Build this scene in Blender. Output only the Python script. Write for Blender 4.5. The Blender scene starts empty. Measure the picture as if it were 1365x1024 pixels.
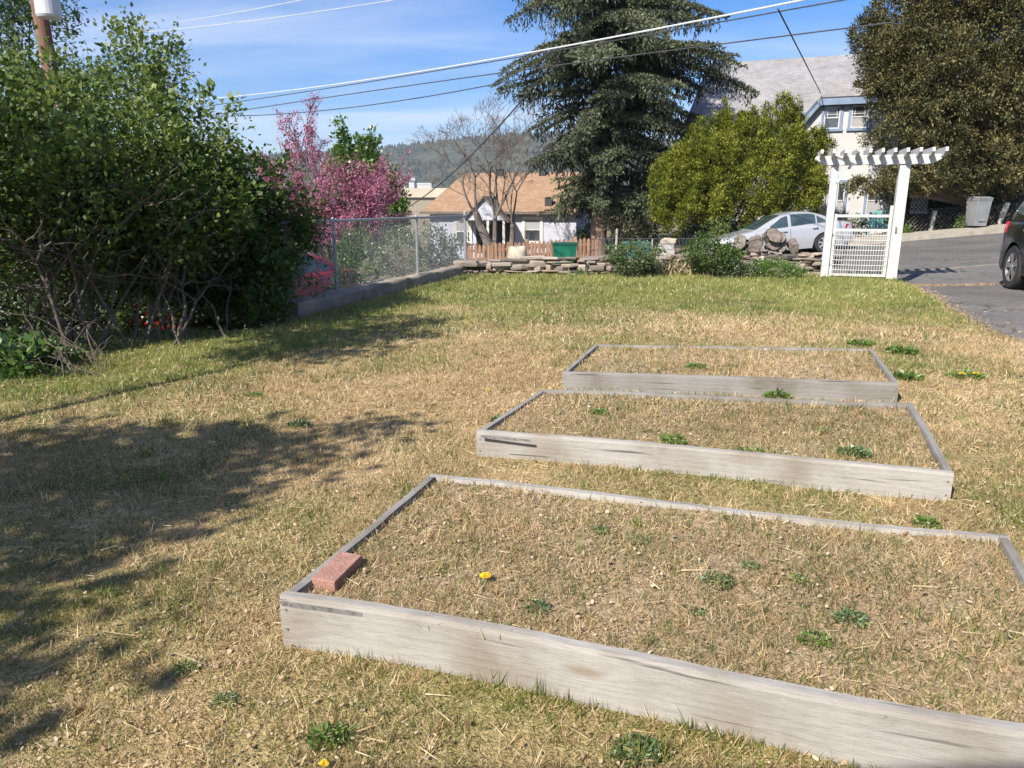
import bpy, math, random
import numpy as np
from mathutils import Vector, Matrix, Euler

# ------------------------------------------------------------------ camera, sky, sun, exposure
S = bpy.context.scene
COL = S.collection
F_PX, CX, CY, PITCH, CAM_H = 960.0, 682.5, 512.0, math.radians(13.9), 1.40
cam_d = bpy.data.cameras.new('camera')
cam_d.sensor_width = 36.0
cam_d.lens = F_PX / 1365 * 36
cam_d.clip_start = 0.05
cam_d.clip_end = 9000
cam = bpy.data.objects.new('camera', cam_d)
COL.objects.link(cam)
cam.location = (0, 0, CAM_H)
cam.rotation_euler = (math.radians(90) - PITCH, 0, 0)
S.camera = cam

SUN_EL = math.radians(40)
SUN_H = (0.64, 0.768)                     # the way the light travels over the ground
w = bpy.data.worlds.new('World')
S.world = w
w.use_nodes = True
nt = w.node_tree
for n in list(nt.nodes):
    nt.nodes.remove(n)
sky = nt.nodes.new('ShaderNodeTexSky')
sky.sky_type = 'NISHITA'
sky.sun_disc = False
sky.sun_elevation = SUN_EL
sky.sun_rotation = math.atan2(-SUN_H[0], -SUN_H[1])
sky.air_density = 1.0
sky.dust_density = 0.6
sky.ozone_density = 1.4
tc = nt.nodes.new('ShaderNodeTexCoord')
sep = nt.nodes.new('ShaderNodeSeparateXYZ')
nt.links.new(tc.outputs['Generated'], sep.inputs[0])
zadd = nt.nodes.new('ShaderNodeMath'); zadd.operation = 'MAXIMUM'; zadd.inputs[1].default_value = 0.0
nt.links.new(sep.outputs['Z'], zadd.inputs[0])
zad2 = nt.nodes.new('ShaderNodeMath'); zad2.operation = 'ADD'; zad2.inputs[1].default_value = 0.12
nt.links.new(zadd.outputs[0], zad2.inputs[0])
dvx = nt.nodes.new('ShaderNodeMath'); dvx.operation = 'DIVIDE'
dvy = nt.nodes.new('ShaderNodeMath'); dvy.operation = 'DIVIDE'
nt.links.new(sep.outputs['X'], dvx.inputs[0]); nt.links.new(zad2.outputs[0], dvx.inputs[1])
nt.links.new(sep.outputs['Y'], dvy.inputs[0]); nt.links.new(zad2.outputs[0], dvy.inputs[1])
cmb = nt.nodes.new('ShaderNodeCombineXYZ')
nt.links.new(dvx.outputs[0], cmb.inputs[0]); nt.links.new(dvy.outputs[0], cmb.inputs[1])
mp = nt.nodes.new('ShaderNodeMapping')
mp.inputs['Location'].default_value = (2.3, .6, 0)
mp.inputs['Rotation'].default_value = (0, 0, math.radians(-30))
mp.inputs['Scale'].default_value = (0.35, 1.5, 1)
nt.links.new(cmb.outputs[0], mp.inputs['Vector'])
cn = nt.nodes.new('ShaderNodeTexNoise')
cn.inputs['Scale'].default_value = 0.9; cn.inputs['Detail'].default_value = 6; cn.inputs['Roughness'].default_value = 0.55
cn.inputs['Distortion'].default_value = 0.5
nt.links.new(mp.outputs[0], cn.inputs['Vector'])
cr = nt.nodes.new('ShaderNodeMapRange')
cr.inputs['From Min'].default_value = 0.42; cr.inputs['From Max'].default_value = 0.74
cr.inputs['To Min'].default_value = 0.0; cr.inputs['To Max'].default_value = 0.70
nt.links.new(cn.outputs['Fac'], cr.inputs['Value'])
cmix = nt.nodes.new('ShaderNodeMix'); cmix.data_type = 'RGBA'
cmix.inputs['B'].default_value = (5.6, 6.2, 7.4, 1)
nt.links.new(cr.outputs[0], cmix.inputs['Factor'])
hsv = nt.nodes.new('ShaderNodeHueSaturation')
hsv.inputs['Saturation'].default_value = 1.5
hsv.inputs['Value'].default_value = 0.95
nt.links.new(sky.outputs[0], hsv.inputs['Color'])
smul = nt.nodes.new('ShaderNodeMix'); smul.data_type = 'RGBA'; smul.blend_type = 'MULTIPLY'; smul.inputs['Factor'].default_value = 1.0
smul.inputs['B'].default_value = (0.74, 0.83, 1.10, 1)
nt.links.new(hsv.outputs[0], smul.inputs['A'])
nt.links.new(smul.outputs['Result'], cmix.inputs['A'])
bgn = nt.nodes.new('ShaderNodeBackground'); bgn.inputs['Strength'].default_value = 0.082
nt.links.new(cmix.outputs['Result'], bgn.inputs['Color'])
won = nt.nodes.new('ShaderNodeOutputWorld')
nt.links.new(bgn.outputs[0], won.inputs['Surface'])

sl = bpy.data.lights.new('sun', 'SUN')
sl.energy = 4.75
sl.angle = math.radians(0.55)
sl.color = (1.0, 0.94, 0.84)
so = bpy.data.objects.new('sun', sl)
COL.objects.link(so)
so.rotation_euler = Vector((SUN_H[0] * math.cos(SUN_EL), SUN_H[1] * math.cos(SUN_EL), -math.sin(SUN_EL))).to_track_quat('-Z', 'Y').to_euler()

S.view_settings.view_transform = 'Standard'
S.view_settings.look = 'None'
S.view_settings.gamma = 1
S.view_settings.use_curve_mapping = False
S.view_settings.exposure = 0.95
S.render.engine = 'CYCLES'
S.cycles.max_bounces = 6
S.cycles.diffuse_bounces = 3
S.cycles.transparent_max_bounces = 8
S.cycles.use_denoising = True

# ------------------------------------------------------------------ picture <-> place
SP, CP = math.sin(PITCH), math.cos(PITCH)
def ray(px, py):
    a, b = (px - CX) / F_PX, (CY - py) / F_PX
    return a, CP + SP * b, -SP + CP * b
def G(px, py, z=0.0):
    a, f, u = ray(px, py)
    t = (z - CAM_H) / u
    return Vector((a * t, f * t, z))
def D(px, py, y):
    a, f, u = ray(px, py)
    t = y / f
    return Vector((a * t, y, CAM_H + u * t))
def PPM(y):                                # metres per photo pixel at a distance
    return y / F_PX

rng = np.random.default_rng(11)
random.seed(4)

def _hash(ix, iy, seed):
    n = (ix * 374761393 + iy * 668265263 + seed * 974711) & 0x7fffffff
    n = ((n ^ (n >> 13)) * 1274126177) & 0x7fffffff
    return ((n ^ (n >> 16)) & 0xffff) / 65535.0
def vnoise(x, y, seed=0):
    x = np.asarray(x, float); y = np.asarray(y, float)
    ix = np.floor(x).astype(np.int64); iy = np.floor(y).astype(np.int64)
    fx = x - ix; fy = y - iy
    fx = fx * fx * (3 - 2 * fx); fy = fy * fy * (3 - 2 * fy)
    a = _hash(ix, iy, seed); b = _hash(ix + 1, iy, seed); c = _hash(ix, iy + 1, seed); d = _hash(ix + 1, iy + 1, seed)
    return (a * (1 - fx) + b * fx) * (1 - fy) + (c * (1 - fx) + d * fx) * fy
def fbm(x, y, seed=0, o=4):
    t = 0; amp = 0.5; tot = 0
    for k in range(o):
        t = t + amp * vnoise(np.asarray(x) * 2 ** k, np.asarray(y) * 2 ** k, seed + k * 17)
        tot += amp; amp *= 0.55
    return t / tot
def sstep(a, b, x):
    t = np.clip((np.asarray(x, float) - a) / (b - a), 0, 1)
    return t * t * (3 - 2 * t)

# ------------------------------------------------------------------ materials
MATS = {}
def _new(name):
    m = bpy.data.materials.new(name); m.use_nodes = True
    nt = m.node_tree
    for n in list(nt.nodes): nt.nodes.remove(n)
    out = nt.nodes.new('ShaderNodeOutputMaterial')
    return m, nt, out
def ramp(nt, stops):
    r = nt.nodes.new('ShaderNodeValToRGB')
    el = r.color_ramp.elements
    while len(el) < len(stops): el.new(0.5)
    for e, (p, c) in zip(el, stops):
        e.position = p; e.color = (*c, 1)
    return r
def mat(name, stops, rough=0.8, scale=6.0, stretch=(1, 1, 1), detail=5, bump=0.0, bump_scale=None, metal=0.0, spec=0.4, coat=0.0, coords='Object', dist=0.0, rrough=0.6):
    """noise-varied surface: colour ramp over stretched noise, optional bump"""
    if name in MATS: return MATS[name]
    m, nt, out = _new(name)
    p = nt.nodes.new('ShaderNodeBsdfPrincipled')
    p.inputs['Roughness'].default_value = rough
    p.inputs['Metallic'].default_value = metal
    p.inputs['Specular IOR Level'].default_value = spec
    p.inputs['Coat Weight'].default_value = coat
    tc = nt.nodes.new('ShaderNodeTexCoord'); mp = nt.nodes.new('ShaderNodeMapping')
    mp.inputs['Scale'].default_value = stretch
    nt.links.new(tc.outputs[coords], mp.inputs[0])
    n = nt.nodes.new('ShaderNodeTexNoise')
    n.inputs['Scale'].default_value = scale; n.inputs['Detail'].default_value = detail
    n.inputs['Roughness'].default_value = rrough; n.inputs['Distortion'].default_value = dist
    nt.links.new(mp.outputs[0], n.inputs['Vector'])
    r = ramp(nt, stops)
    nt.links.new(n.outputs['Fac'], r.inputs[0])
    nt.links.new(r.outputs[0], p.inputs['Base Color'])
    if bump:
        b = nt.nodes.new('ShaderNodeBump'); b.inputs['Strength'].default_value = bump; b.inputs['Distance'].default_value = 0.02
        if bump_scale:
            n2 = nt.nodes.new('ShaderNodeTexNoise'); n2.inputs['Scale'].default_value = bump_scale; n2.inputs['Detail'].default_value = 6
            nt.links.new(mp.outputs[0], n2.inputs['Vector']); nt.links.new(n2.outputs['Fac'], b.inputs['Height'])
        else:
            nt.links.new(n.outputs['Fac'], b.inputs['Height'])
        nt.links.new(b.outputs[0], p.inputs['Normal'])
    nt.links.new(p.outputs[0], out.inputs[0])
    MATS[name] = m
    return m
def leafmat(name, stops, trans=0.35, gloss=0.08, rough=0.45):
    """leaf / blade: colour from the per-leaf attribute 'tint'"""
    if name in MATS: return MATS[name]
    m, nt, out = _new(name)
    at = nt.nodes.new('ShaderNodeAttribute'); at.attribute_name = 'tint'
    r = ramp(nt, stops)
    nt.links.new(at.outputs['Fac'], r.inputs[0])
    d = nt.nodes.new('ShaderNodeBsdfDiffuse'); t = nt.nodes.new('ShaderNodeBsdfTranslucent'); g = nt.nodes.new('ShaderNodeBsdfGlossy')
    g.inputs['Roughness'].default_value = rough
    g.inputs['Color'].default_value = (0.9, 0.95, 0.9, 1)
    for s in (d, t): nt.links.new(r.outputs[0], s.inputs['Color'])
    a = nt.nodes.new('ShaderNodeMixShader'); a.inputs[0].default_value = trans
    nt.links.new(d.outputs[0], a.inputs[1]); nt.links.new(t.outputs[0], a.inputs[2])
    b = nt.nodes.new('ShaderNodeMixShader'); b.inputs[0].default_value = gloss
    nt.links.new(a.outputs[0], b.inputs[1]); nt.links.new(g.outputs[0], b.inputs[2])
    nt.links.new(b.outputs[0], out.inputs[0])
    MATS[name] = m
    return m

# ------------------------------------------------------------------ mesh helpers
def prop(o, label=None, cat=None, group=None, kind=None):
    if label: o['label'] = label
    if cat: o['category'] = cat
    if group: o['group'] = group
    if kind: o['kind'] = kind
    return o
def thing(name, label, cat, loc=(0, 0, 0), rot=(0, 0, 0), group=None):
    o = bpy.data.objects.new(name, None)
    o.empty_display_size = 0.2
    COL.objects.link(o)
    o.location = loc; o.rotation_euler = rot
    return prop(o, label, cat, group)
def link_mesh(me, name, m, parent=None, loc=(0, 0, 0)):
    o = bpy.data.objects.new(name, me)
    COL.objects.link(o)
    if m:
        for q in (m if isinstance(m, (list, tuple)) else [m]): me.materials.append(q)
    if parent: o.parent = parent
    o.location = loc
    return o
def np_mesh(name, V, k, tint=None, attrs=None):
    """mesh of n polygons with k own vertices each (V: n*k x 3)"""
    V = np.asarray(V, np.float32).reshape(-1, 3)
    nv = len(V); nf = nv // k
    me = bpy.data.meshes.new(name)
    me.vertices.add(nv); me.vertices.foreach_set('co', V.ravel())
    me.loops.add(nv); me.loops.foreach_set('vertex_index', np.arange(nv, dtype=np.int32))
    me.polygons.add(nf)
    me.polygons.foreach_set('loop_start', np.arange(0, nv, k, dtype=np.int32))
    if tint is not None:
        a = me.attributes.new('tint', 'FLOAT', 'POINT')
        a.data.foreach_set('value', np.repeat(np.asarray(tint, np.float32), k))
    me.update(calc_edges=True)
    return me
def unit(a):
    return a / np.maximum(np.linalg.norm(a, axis=-1, keepdims=True), 1e-9)
def leaf_verts(P, A, L, W, rng, fold=0.12, N=None):
    """diamond leaves from base P along unit A, length L, width W"""
    n = len(P)
    R = rng.normal(size=(n, 3)) if N is None else N + rng.normal(size=(n, 3)) * 0.5
    Sd = unit(np.cross(A, R)); Nn = np.cross(Sd, A)
    L = np.broadcast_to(np.asarray(L, float), (n,))[:, None]; W = np.broadcast_to(np.asarray(W, float), (n,))[:, None]
    V = np.empty((n, 4, 3))
    V[:, 0] = P
    V[:, 1] = P + A * L * 0.42 + Sd * W * 0.5 + Nn * W * fold
    V[:, 2] = P + A * L - Nn * L * fold * 0.6
    V[:, 3] = P + A * L * 0.42 - Sd * W * 0.5 + Nn * W * fold
    return V
def blade_verts(P, A, L, W, rng):
    n = len(P)
    Sd = unit(np.cross(A, rng.normal(size=(n, 3))))
    V = np.empty((n, 3, 3))
    L = np.asarray(L)[:, None]; W = np.asarray(W)[:, None]
    V[:, 0] = P - Sd * W * 0.5
    V[:, 1] = P + Sd * W * 0.5
    V[:, 2] = P + A * L
    return V

class MB:
    def __init__(self):
        self.v = []; self.f = []; self.mi = []; self.cur = 0
    def add(self, vs, fs):
        o = len(self.v)
        self.v += [tuple(p) for p in vs]
        self.f += [tuple(i + o for i in f) for f in fs]
        self.mi += [self.cur] * len(fs)
        return self
    def box(self, c, s, rot=None, taper=1.0):
        vs = []
        M = Euler(rot).to_matrix() if rot is not None else None
        for dx in (-.5, .5):
            for dy in (-.5, .5):
                for dz in (-.5, .5):
                    k = taper if dz > 0 else 1
                    p = Vector((dx * s[0] * k, dy * s[1] * k, dz * s[2]))
                    if M: p = M @ p
                    vs.append(p + Vector(c))
        return self.add(vs, [(0, 1, 3, 2), (4, 6, 7, 5), (0, 4, 5, 1), (2, 3, 7, 6), (0, 2, 6, 4), (1, 5, 7, 3)])
    def bar(self, a, b, wd, th, up=(0, 0, 1)):
        """rectangular bar a->b, width wd across, thickness th along up"""
        a = Vector(a); b = Vector(b); d = (b - a).normalized()
        s = d.cross(Vector(up))
        if s.length < 1e-5: s = d.cross(Vector((1, 0, 0)))
        s.normalize(); u = s.cross(d)
        vs = []
        for p in (a, b):
            for i, j in ((-1, -1), (1, -1), (1, 1), (-1, 1)):
                vs.append(p + s * (i * wd / 2) + u * (j * th / 2))
        return self.add(vs, [(3, 2, 1, 0), (4, 5, 6, 7), (0, 1, 5, 4), (1, 2, 6, 5), (2, 3, 7, 6), (3, 0, 4, 7)])
    def tube(self, pts, r, n=6, cap=True):
        pts = [Vector(p) for p in pts]
        rs = r if isinstance(r, (list, tuple)) else [r] * len(pts)
        d0 = (pts[1] - pts[0]).normalized()
        u = d0.cross(Vector((0.31, 0.87, 0.4))).normalized()
        vs = []
        for i, p in enumerate(pts):
            d = (pts[min(i + 1, len(pts) - 1)] - pts[max(i - 1, 0)]).normalized()
            u = (u - d * u.dot(d))
            if u.length < 1e-6: u = d.orthogonal()
            u.normalize(); w_ = d.cross(u)
            for k in range(n):
                a = 2 * math.pi * k / n
                vs.append(p + (u * math.cos(a) + w_ * math.sin(a)) * rs[i])
        fs = []
        for i in range(len(pts) - 1):
            for k in range(n):
                fs.append((i * n + k, i * n + (k + 1) % n, (i + 1) * n + (k + 1) % n, (i + 1) * n + k))
        if cap:
            fs.append(tuple(range(n))[::-1]); fs.append(tuple((len(pts) - 1) * n + k for k in range(n)))
        return self.add(vs, fs)
    def lathe(self, prof, c=(0, 0, 0), n=20, axis='z', cap=True):
        vs = []; fs = []
        for (r, z) in prof:
            for k in range(n):
                a = 2 * math.pi * k / n
                p = (r * math.cos(a), r * math.sin(a), z)
                if axis == 'y': p = (p[0], p[2], p[1])
                if axis == 'x': p = (p[2], p[0], p[1])
                vs.append(Vector(p) + Vector(c))
        for i in range(len(prof) - 1):
            for k in range(n):
                fs.append((i * n + k, i * n + (k + 1) % n, (i + 1) * n + (k + 1) % n, (i + 1) * n + k))
        if cap:
            fs.append(tuple(range(n))[::-1]); fs.append(tuple((len(prof) - 1) * n + k for k in range(n)))
        return self.add(vs, fs)
    def prism(self, poly, ext):
        """poly: 3D points of a flat outline, ext: extrusion vector"""
        n = len(poly); e = Vector(ext)
        vs = [Vector(p) for p in poly] + [Vector(p) + e for p in poly]
        fs = [tuple(range(n))[::-1], tuple(range(n, 2 * n))]
        for i in range(n):
            j = (i + 1) % n
            fs.append((i, j, n + j, n + i))
        return self.add(vs, fs)
    def blob(self, c, r, seed=0, rough=0.25, seg=10, rings=7, rot=0.0):
        """irregular stone: lumpy ellipsoid with radii r"""
        q = random.Random(seed)
        ph = [q.uniform(0, 6.28) for _ in range(6)]
        vs = []; fs = []
        for i in range(rings + 1):
            th = math.pi * i / rings
            for k in range(seg):
                a = 2 * math.pi * k / seg
                d = Vector((math.sin(th) * math.cos(a), math.sin(th) * math.sin(a), math.cos(th)))
                s = 1 + rough * (0.5 * math.sin(2.3 * d.x * 2 + ph[0]) + 0.5 * math.sin(3.1 * d.y * 2 + ph[1]) + 0.4 * math.sin(4.2 * d.z * 2 + ph[2]) + 0.3 * math.sin(7 * d.x * d.y * 2 + ph[3])) + q.uniform(-1, 1) * rough * 0.12
                p = Vector((math.copysign(abs(d.x) ** .75, d.x) * r[0], math.copysign(abs(d.y) ** .75, d.y) * r[1], math.copysign(abs(d.z) ** .7, d.z) * r[2])) * s
                if rot: p.rotate(Euler((0, 0, rot)))
                vs.append(p + Vector(c))
        for i in range(rings):
            for k in range(seg):
                fs.append((i * seg + k, (i + 1) * seg + k, (i + 1) * seg + (k + 1) % seg, i * seg + (k + 1) % seg))
        return self.add(vs, fs)
    def build(self, name, m, parent=None, origin=None, smooth=False, bevel=0.0):
        me = bpy.data.meshes.new(name)
        o_ = Vector(origin) if origin is not None else Vector((0, 0, 0))
        me.from_pydata([tuple(Vector(p) - o_) for p in self.v], [], self.f)
        ms = m if isinstance(m, (list, tuple)) else [m]
        if len(ms) > 1: me.polygons.foreach_set('material_index', self.mi)
        if smooth: me.polygons.foreach_set('use_smooth', [True] * len(me.polygons))
        me.update()
        o = link_mesh(me, name, ms, parent, (0, 0, 0) if parent or origin is None else origin)
        if bevel:
            b = o.modifiers.new('bevel', 'BEVEL'); b.width = bevel; b.segments = 2; b.limit_method = 'ANGLE'
        return o

# ------------------------------------------------------------------ terrain
SLOPE = 0.087
def street_z(x):
    return SLOPE * np.clip(np.asarray(x, float) - 10.1, -26, 16)
def slab(name, xs, ys, zf, m, attrs=None):
    X, Y = np.meshgrid(xs, ys)
    Z = zf(X, Y)
    V = np.stack([X, Y, Z], -1).reshape(-1, 3)
    ny, nx = X.shape
    i = np.arange(ny * nx).reshape(ny, nx)
    Fq = np.stack([i[:-1, :-1], i[:-1, 1:], i[1:, 1:], i[1:, :-1]], -1).reshape(-1, 4)
    me = bpy.data.meshes.new(name)
    me.from_pydata(V.tolist(), [], Fq.tolist())
    me.polygons.foreach_set('use_smooth', [True] * len(me.polygons))
    o = link_mesh(me, name, m)
    return prop(o, kind='structure')

CURB_A, CURB_B = G(378, 428), G(632, 362)            # foot of the low concrete wall, near to far
def curb_x(y):
    t = (np.asarray(y, float) - CURB_A.y) / (CURB_B.y - CURB_A.y)
    return CURB_A.x + t * (CURB_B.x - CURB_A.x)
WALL_Y = 15.25
_edge = [G(1196, 374), G(1228, 388), G(1250, 402), G(1275, 420), G(1310, 440), G(1365, 463)]
_ey = np.array([p.y for p in _edge] + [6.3, 5.3, -2.0][0:3]); _ex = np.array([p.x for p in _edge] + [6.3, 8.2, 14.0])
_o = np.argsort(_ey); _ey = _ey[_o]; _ex = _ex[_o]
def lawn_right(y):
    y = np.asarray(y, float)
    r = np.interp(y, _ey, _ex)
    return r + 0.12 * (fbm(y * 2.2, y * 0 + 3.3, 5) - 0.5) * 2
def lawn_left(y):
    y = np.asarray(y, float)
    return np.where(y > 8.2, curb_x(y) + 0.05, -13.0)

def terrain(x, y):
    x = np.asarray(x, float); y = np.asarray(y, float)
    z = street_z(x) - 0.06 + 0 * y
    z = z - sstep(60, 500, y) * 14
    lot = (1 - sstep(13.5, 16.6, y)) * sstep(3.0, 6.5, x)                 # right of the lot: level with the lawn
    z = z * (1 - lot) + (-0.06) * lot
    leftlot = (1 - sstep(13.5, 16.6, y)) * (1 - sstep(3.0, 6.5, x))
    zl = np.where(x < -6, -0.95, -0.95)
    z = z * (1 - leftlot) + zl * leftlot
    return z
earth = mat('yard_earth', [(0.3, (.13, .10, .06)), (0.6, (.20, .17, .10)), (0.75, (.12, .15, .06))], rough=0.95, scale=2.5, bump=0.4)
_gx = np.concatenate([-np.geomspace(3200, 14, 22), np.linspace(-13, 30, 60), np.geomspace(32, 3200, 22)])
_gy = np.concatenate([[-60, -20, -8, -4], np.linspace(-2, 60, 70), np.geomspace(64, 4200, 24)])
slab('ground', _gx, _gy, terrain, earth)

def asphalt(name, k, crack):
    m, nt, out = _new(name)
    p = nt.nodes.new('ShaderNodeBsdfPrincipled'); p.inputs['Roughness'].default_value = .95; p.inputs['Specular IOR Level'].default_value = .1
    tc = nt.nodes.new('ShaderNodeTexCoord')
    def noise(sc, d, ro):
        n = nt.nodes.new('ShaderNodeTexNoise'); n.inputs['Scale'].default_value = sc; n.inputs['Detail'].default_value = d; n.inputs['Roughness'].default_value = ro
        nt.links.new(tc.outputs['Object'], n.inputs['Vector']); return n
    n1 = noise(14, 10, .85); n2 = noise(.55, 6, .6); n3 = noise(1.4, 4, .5)
    r1 = ramp(nt, [(.3, (.075 * k, .071 * k, .068 * k)), (.5, (.135 * k, .128 * k, .122 * k)), (.7, (.20 * k, .19 * k, .18 * k))]); nt.links.new(n1.outputs['Fac'], r1.inputs[0])
    r2 = ramp(nt, [(.35, (.78, .78, .79)), (.5, (1, 1, 1)), (.65, (1.18, 1.15, 1.1))]); nt.links.new(n2.outputs['Fac'], r2.inputs[0])
    ml = nt.nodes.new('ShaderNodeMix'); ml.data_type = 'RGBA'; ml.blend_type = 'MULTIPLY'; ml.inputs['Factor'].default_value = 1
    nt.links.new(r1.outputs[0], ml.inputs['A']); nt.links.new(r2.outputs[0], ml.inputs['B'])
    va = nt.nodes.new('ShaderNodeVectorMath'); va.operation = 'MULTIPLY_ADD'; va.inputs[1].default_value = (1.3, 1.3, 1.3)
    nt.links.new(n3.outputs['Color'], va.inputs[0]); nt.links.new(tc.outputs['Object'], va.inputs[2])
    vo = nt.nodes.new('ShaderNodeTexVoronoi'); vo.feature = 'DISTANCE_TO_EDGE'; vo.inputs['Scale'].default_value = .34
    nt.links.new(va.outputs[0], vo.inputs['Vector'])
    mr = nt.nodes.new('ShaderNodeMapRange'); mr.inputs['From Min'].default_value = .002; mr.inputs['From Max'].default_value = .009; mr.inputs['To Min'].default_value = crack; mr.inputs['To Max'].default_value = 1
    nt.links.new(vo.outputs['Distance'], mr.inputs['Value'])
    hs = nt.nodes.new('ShaderNodeHueSaturation'); nt.links.new(ml.outputs['Result'], hs.inputs['Color']); nt.links.new(mr.outputs[0], hs.inputs['Value'])
    nt.links.new(hs.outputs[0], p.inputs['Base Color'])
    b = nt.nodes.new('ShaderNodeBump'); b.inputs['Strength'].default_value = .35; b.inputs['Distance'].default_value = .01
    n4 = noise(150, 3, .6); nt.links.new(n4.outputs['Fac'], b.inputs['Height']); nt.links.new(b.outputs[0], p.inputs['Normal'])
    nt.links.new(p.outputs[0], out.inputs[0]); return m
asph = asphalt('street_asphalt', .95, .6)
asph2 = asphalt('driveway_asphalt', 1.08, .45)
conc = mat('kerb_concrete', [(0.25, (.24, .21, .17)), (0.6, (.36, .32, .26)), (0.8, (.42, .38, .32))], rough=0.9, scale=4, detail=8, bump=0.2, bump_scale=60)
slab('street', np.linspace(-70, 45, 70), np.linspace(16.7, 24.2, 8), lambda x, y: street_z(x) + 0.012 + 0.05 * np.sin((y - 16.7) / 7.5 * math.pi), asph)
def drive_z(x, y):
    k = sstep(12.0, 16.6, y)
    return (-0.012) * (1 - k) + (street_z(x) + 0.006) * k
slab('driveway', np.linspace(4.6, 30, 40), np.linspace(1.5, 16.72, 40), drive_z, asph2)
# the far kerb and pavement
kb = MB()
xs = np.linspace(-70, 45, 60)
for a, b in zip(xs[:-1], xs[1:]):
    za, zb = float(street_z(a)), float(street_z(b))
    kb.add([(a, 24.2, za - .05), (b, 24.2, zb - .05), (b, 24.2, zb + .16), (a, 24.2, za + .16), (a, 25.6, za + .18), (b, 25.6, zb + .18)], [(0, 1, 2, 3), (3, 2, 5, 4)])
prop(kb.build('pavement', conc), kind='structure')

# ------------------------------------------------------------------ hills far behind
def hill_h(x, y):
    X = x / 1500.0
    base = 92 + 40 * np.exp(-((x - 60) / 330.0) ** 2) + 20 * np.exp(-((x - 800) / 500.0) ** 2) + 14 * fbm(x / 260.0, y / 260.0, 9) - 6
    prof = sstep(620, 1500, y) ** 1.15
    return -18 + (base + 16) * prof + 7 * (fbm(x / 70.0, y / 70.0, 3) - 0.5) * prof
hm = mat('hillside', [(0.34, (.022, .034, .032)), (0.5, (.050, .060, .046)), (0.62, (.095, .095, .072)), (0.72, (.034, .048, .042))], rough=1.0, scale=0.028, detail=8, rrough=0.7, spec=0.0)
slab('hills', np.linspace(-2600, 2600, 150), np.concatenate([np.linspace(420, 1560, 50), [1900, 2600]]), hill_h, hm)
# the wood on the hill: far-off trees reading as one mass
n = 9000
hx = rng.uniform(-1300, 1300, n); hy = rng.uniform(760, 1540, n)
keep = (fbm(hx / 120, hy / 120, 21) + 0.25 * sstep(1100, 1500, hy) > 0.52)
hx, hy = hx[keep], hy[keep]
hz = hill_h(hx, hy)
nl = 6
P = np.repeat(np.stack([hx, hy, hz], -1), nl, 0)
th = rng.uniform(4.5, 9.5, len(hx))
tr = []
for k in range(nl):
    pass
ang = np.tile(np.linspace(0, 2 * math.pi, nl, endpoint=False), len(hx)) + rng.uniform(0, 1, len(P))
rad = np.repeat(th * 0.32, nl)
top = P + np.stack([0 * ang, 0 * ang, np.repeat(th, nl)], -1)
b1 = P + np.stack([np.cos(ang) * rad, np.sin(ang) * rad, 0 * ang], -1)
b2 = P + np.stack([np.cos(ang + 1.1) * rad, np.sin(ang + 1.1) * rad, 0 * ang], -1)
V = np.stack([b1, b2, top], 1)
me = np_mesh('hill_wood', V, 3, np.repeat(rng.random(len(hx)), nl))
prop(link_mesh(me, 'hill_wood', leafmat('far_conifer', [(0, (.02, .035, .028)), (1, (.06, .075, .05))], 0.0, 0.0)), kind='stuff', label='dark conifer wood covering the far hillside', cat='wood')

# ------------------------------------------------------------------ lawn
def greenmask(x, y):
    x = np.asarray(x, float); y = np.asarray(y, float)
    g = 0.20 + 0.95 * (fbm(x * 1.1, y * 1.1, 40) - 0.42) + 0.55 * (fbm(x * 4.2, y * 4.2, 44) - 0.5)
    g = g + 0.62 * sstep(6.8, 13.0, y + 2.0 * (fbm(x * .6, y * .6, 71) - .5))
    g = g + 0.30 * sstep(8.5, 11.5, y) * sstep(2.5, 5.5, x)
    # the green strip that skirts the shrubs on the left
    fx = np.interp(y, [3, 5.2, 6.4, 8.0, 9.4, 11], [-3.6, -3.3, -2.8, -2.2, -1.9, -1.6])
    g = g + 1.0 * sstep(0.9, -0.5, x - fx) * sstep(4.6, 5.8, y) * (1 - sstep(9.5, 11, y))
    g = g - 0.25 * np.exp(-(((x + .1) / .8) ** 2 + ((y - 5.6) / 1.6) ** 2))
    g = g - 0.35 * np.exp(-(((x - 2.2) / 1.5) ** 2 + ((y - 8.6) / .9) ** 2))
    g = g + 0.22 * sstep(-.3, -1.4, x) * sstep(4.2, 2.2, y)
    return np.clip(g, 0, 1)
def lawn_z(x, y):
    e = sstep(0.0, 0.35, lawn_right(y) - x)
    return 0.018 * (fbm(np.asarray(x) * 1.7, np.asarray(y) * 1.7, 61) - .5) * 2 * e + 0.004

lm, lnt, lout = _new('lawn_turf')
lp = lnt.nodes.new('ShaderNodeBsdfPrincipled'); lp.inputs['Roughness'].default_value = 0.95; lp.inputs['Specular IOR Level'].default_value = 0.15
lat = lnt.nodes.new('ShaderNodeAttribute'); lat.attribute_name = 'green'
ltc = lnt.nodes.new('ShaderNodeTexCoord')
ln1 = lnt.nodes.new('ShaderNodeTexNoise'); ln1.inputs['Scale'].default_value = 38; ln1.inputs['Detail'].default_value = 8; ln1.inputs['Roughness'].default_value = 0.75
ln2 = lnt.nodes.new('ShaderNodeTexNoise'); ln2.inputs['Scale'].default_value = 2.1; ln2.inputs['Detail'].default_value = 5
ln3 = lnt.nodes.new('ShaderNodeTexNoise'); ln3.inputs['Scale'].default_value = 110; ln3.inputs['Detail'].default_value = 4
for q in (ln1, ln2, ln3): lnt.links.new(ltc.outputs['Object'], q.inputs['Vector'])
dry = ramp(lnt, [(0.30, (.13, .085, .04)), (0.45, (.33, .23, .115)), (0.58, (.49, .365, .195)), (0.75, (.58, .46, .28))])
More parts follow.
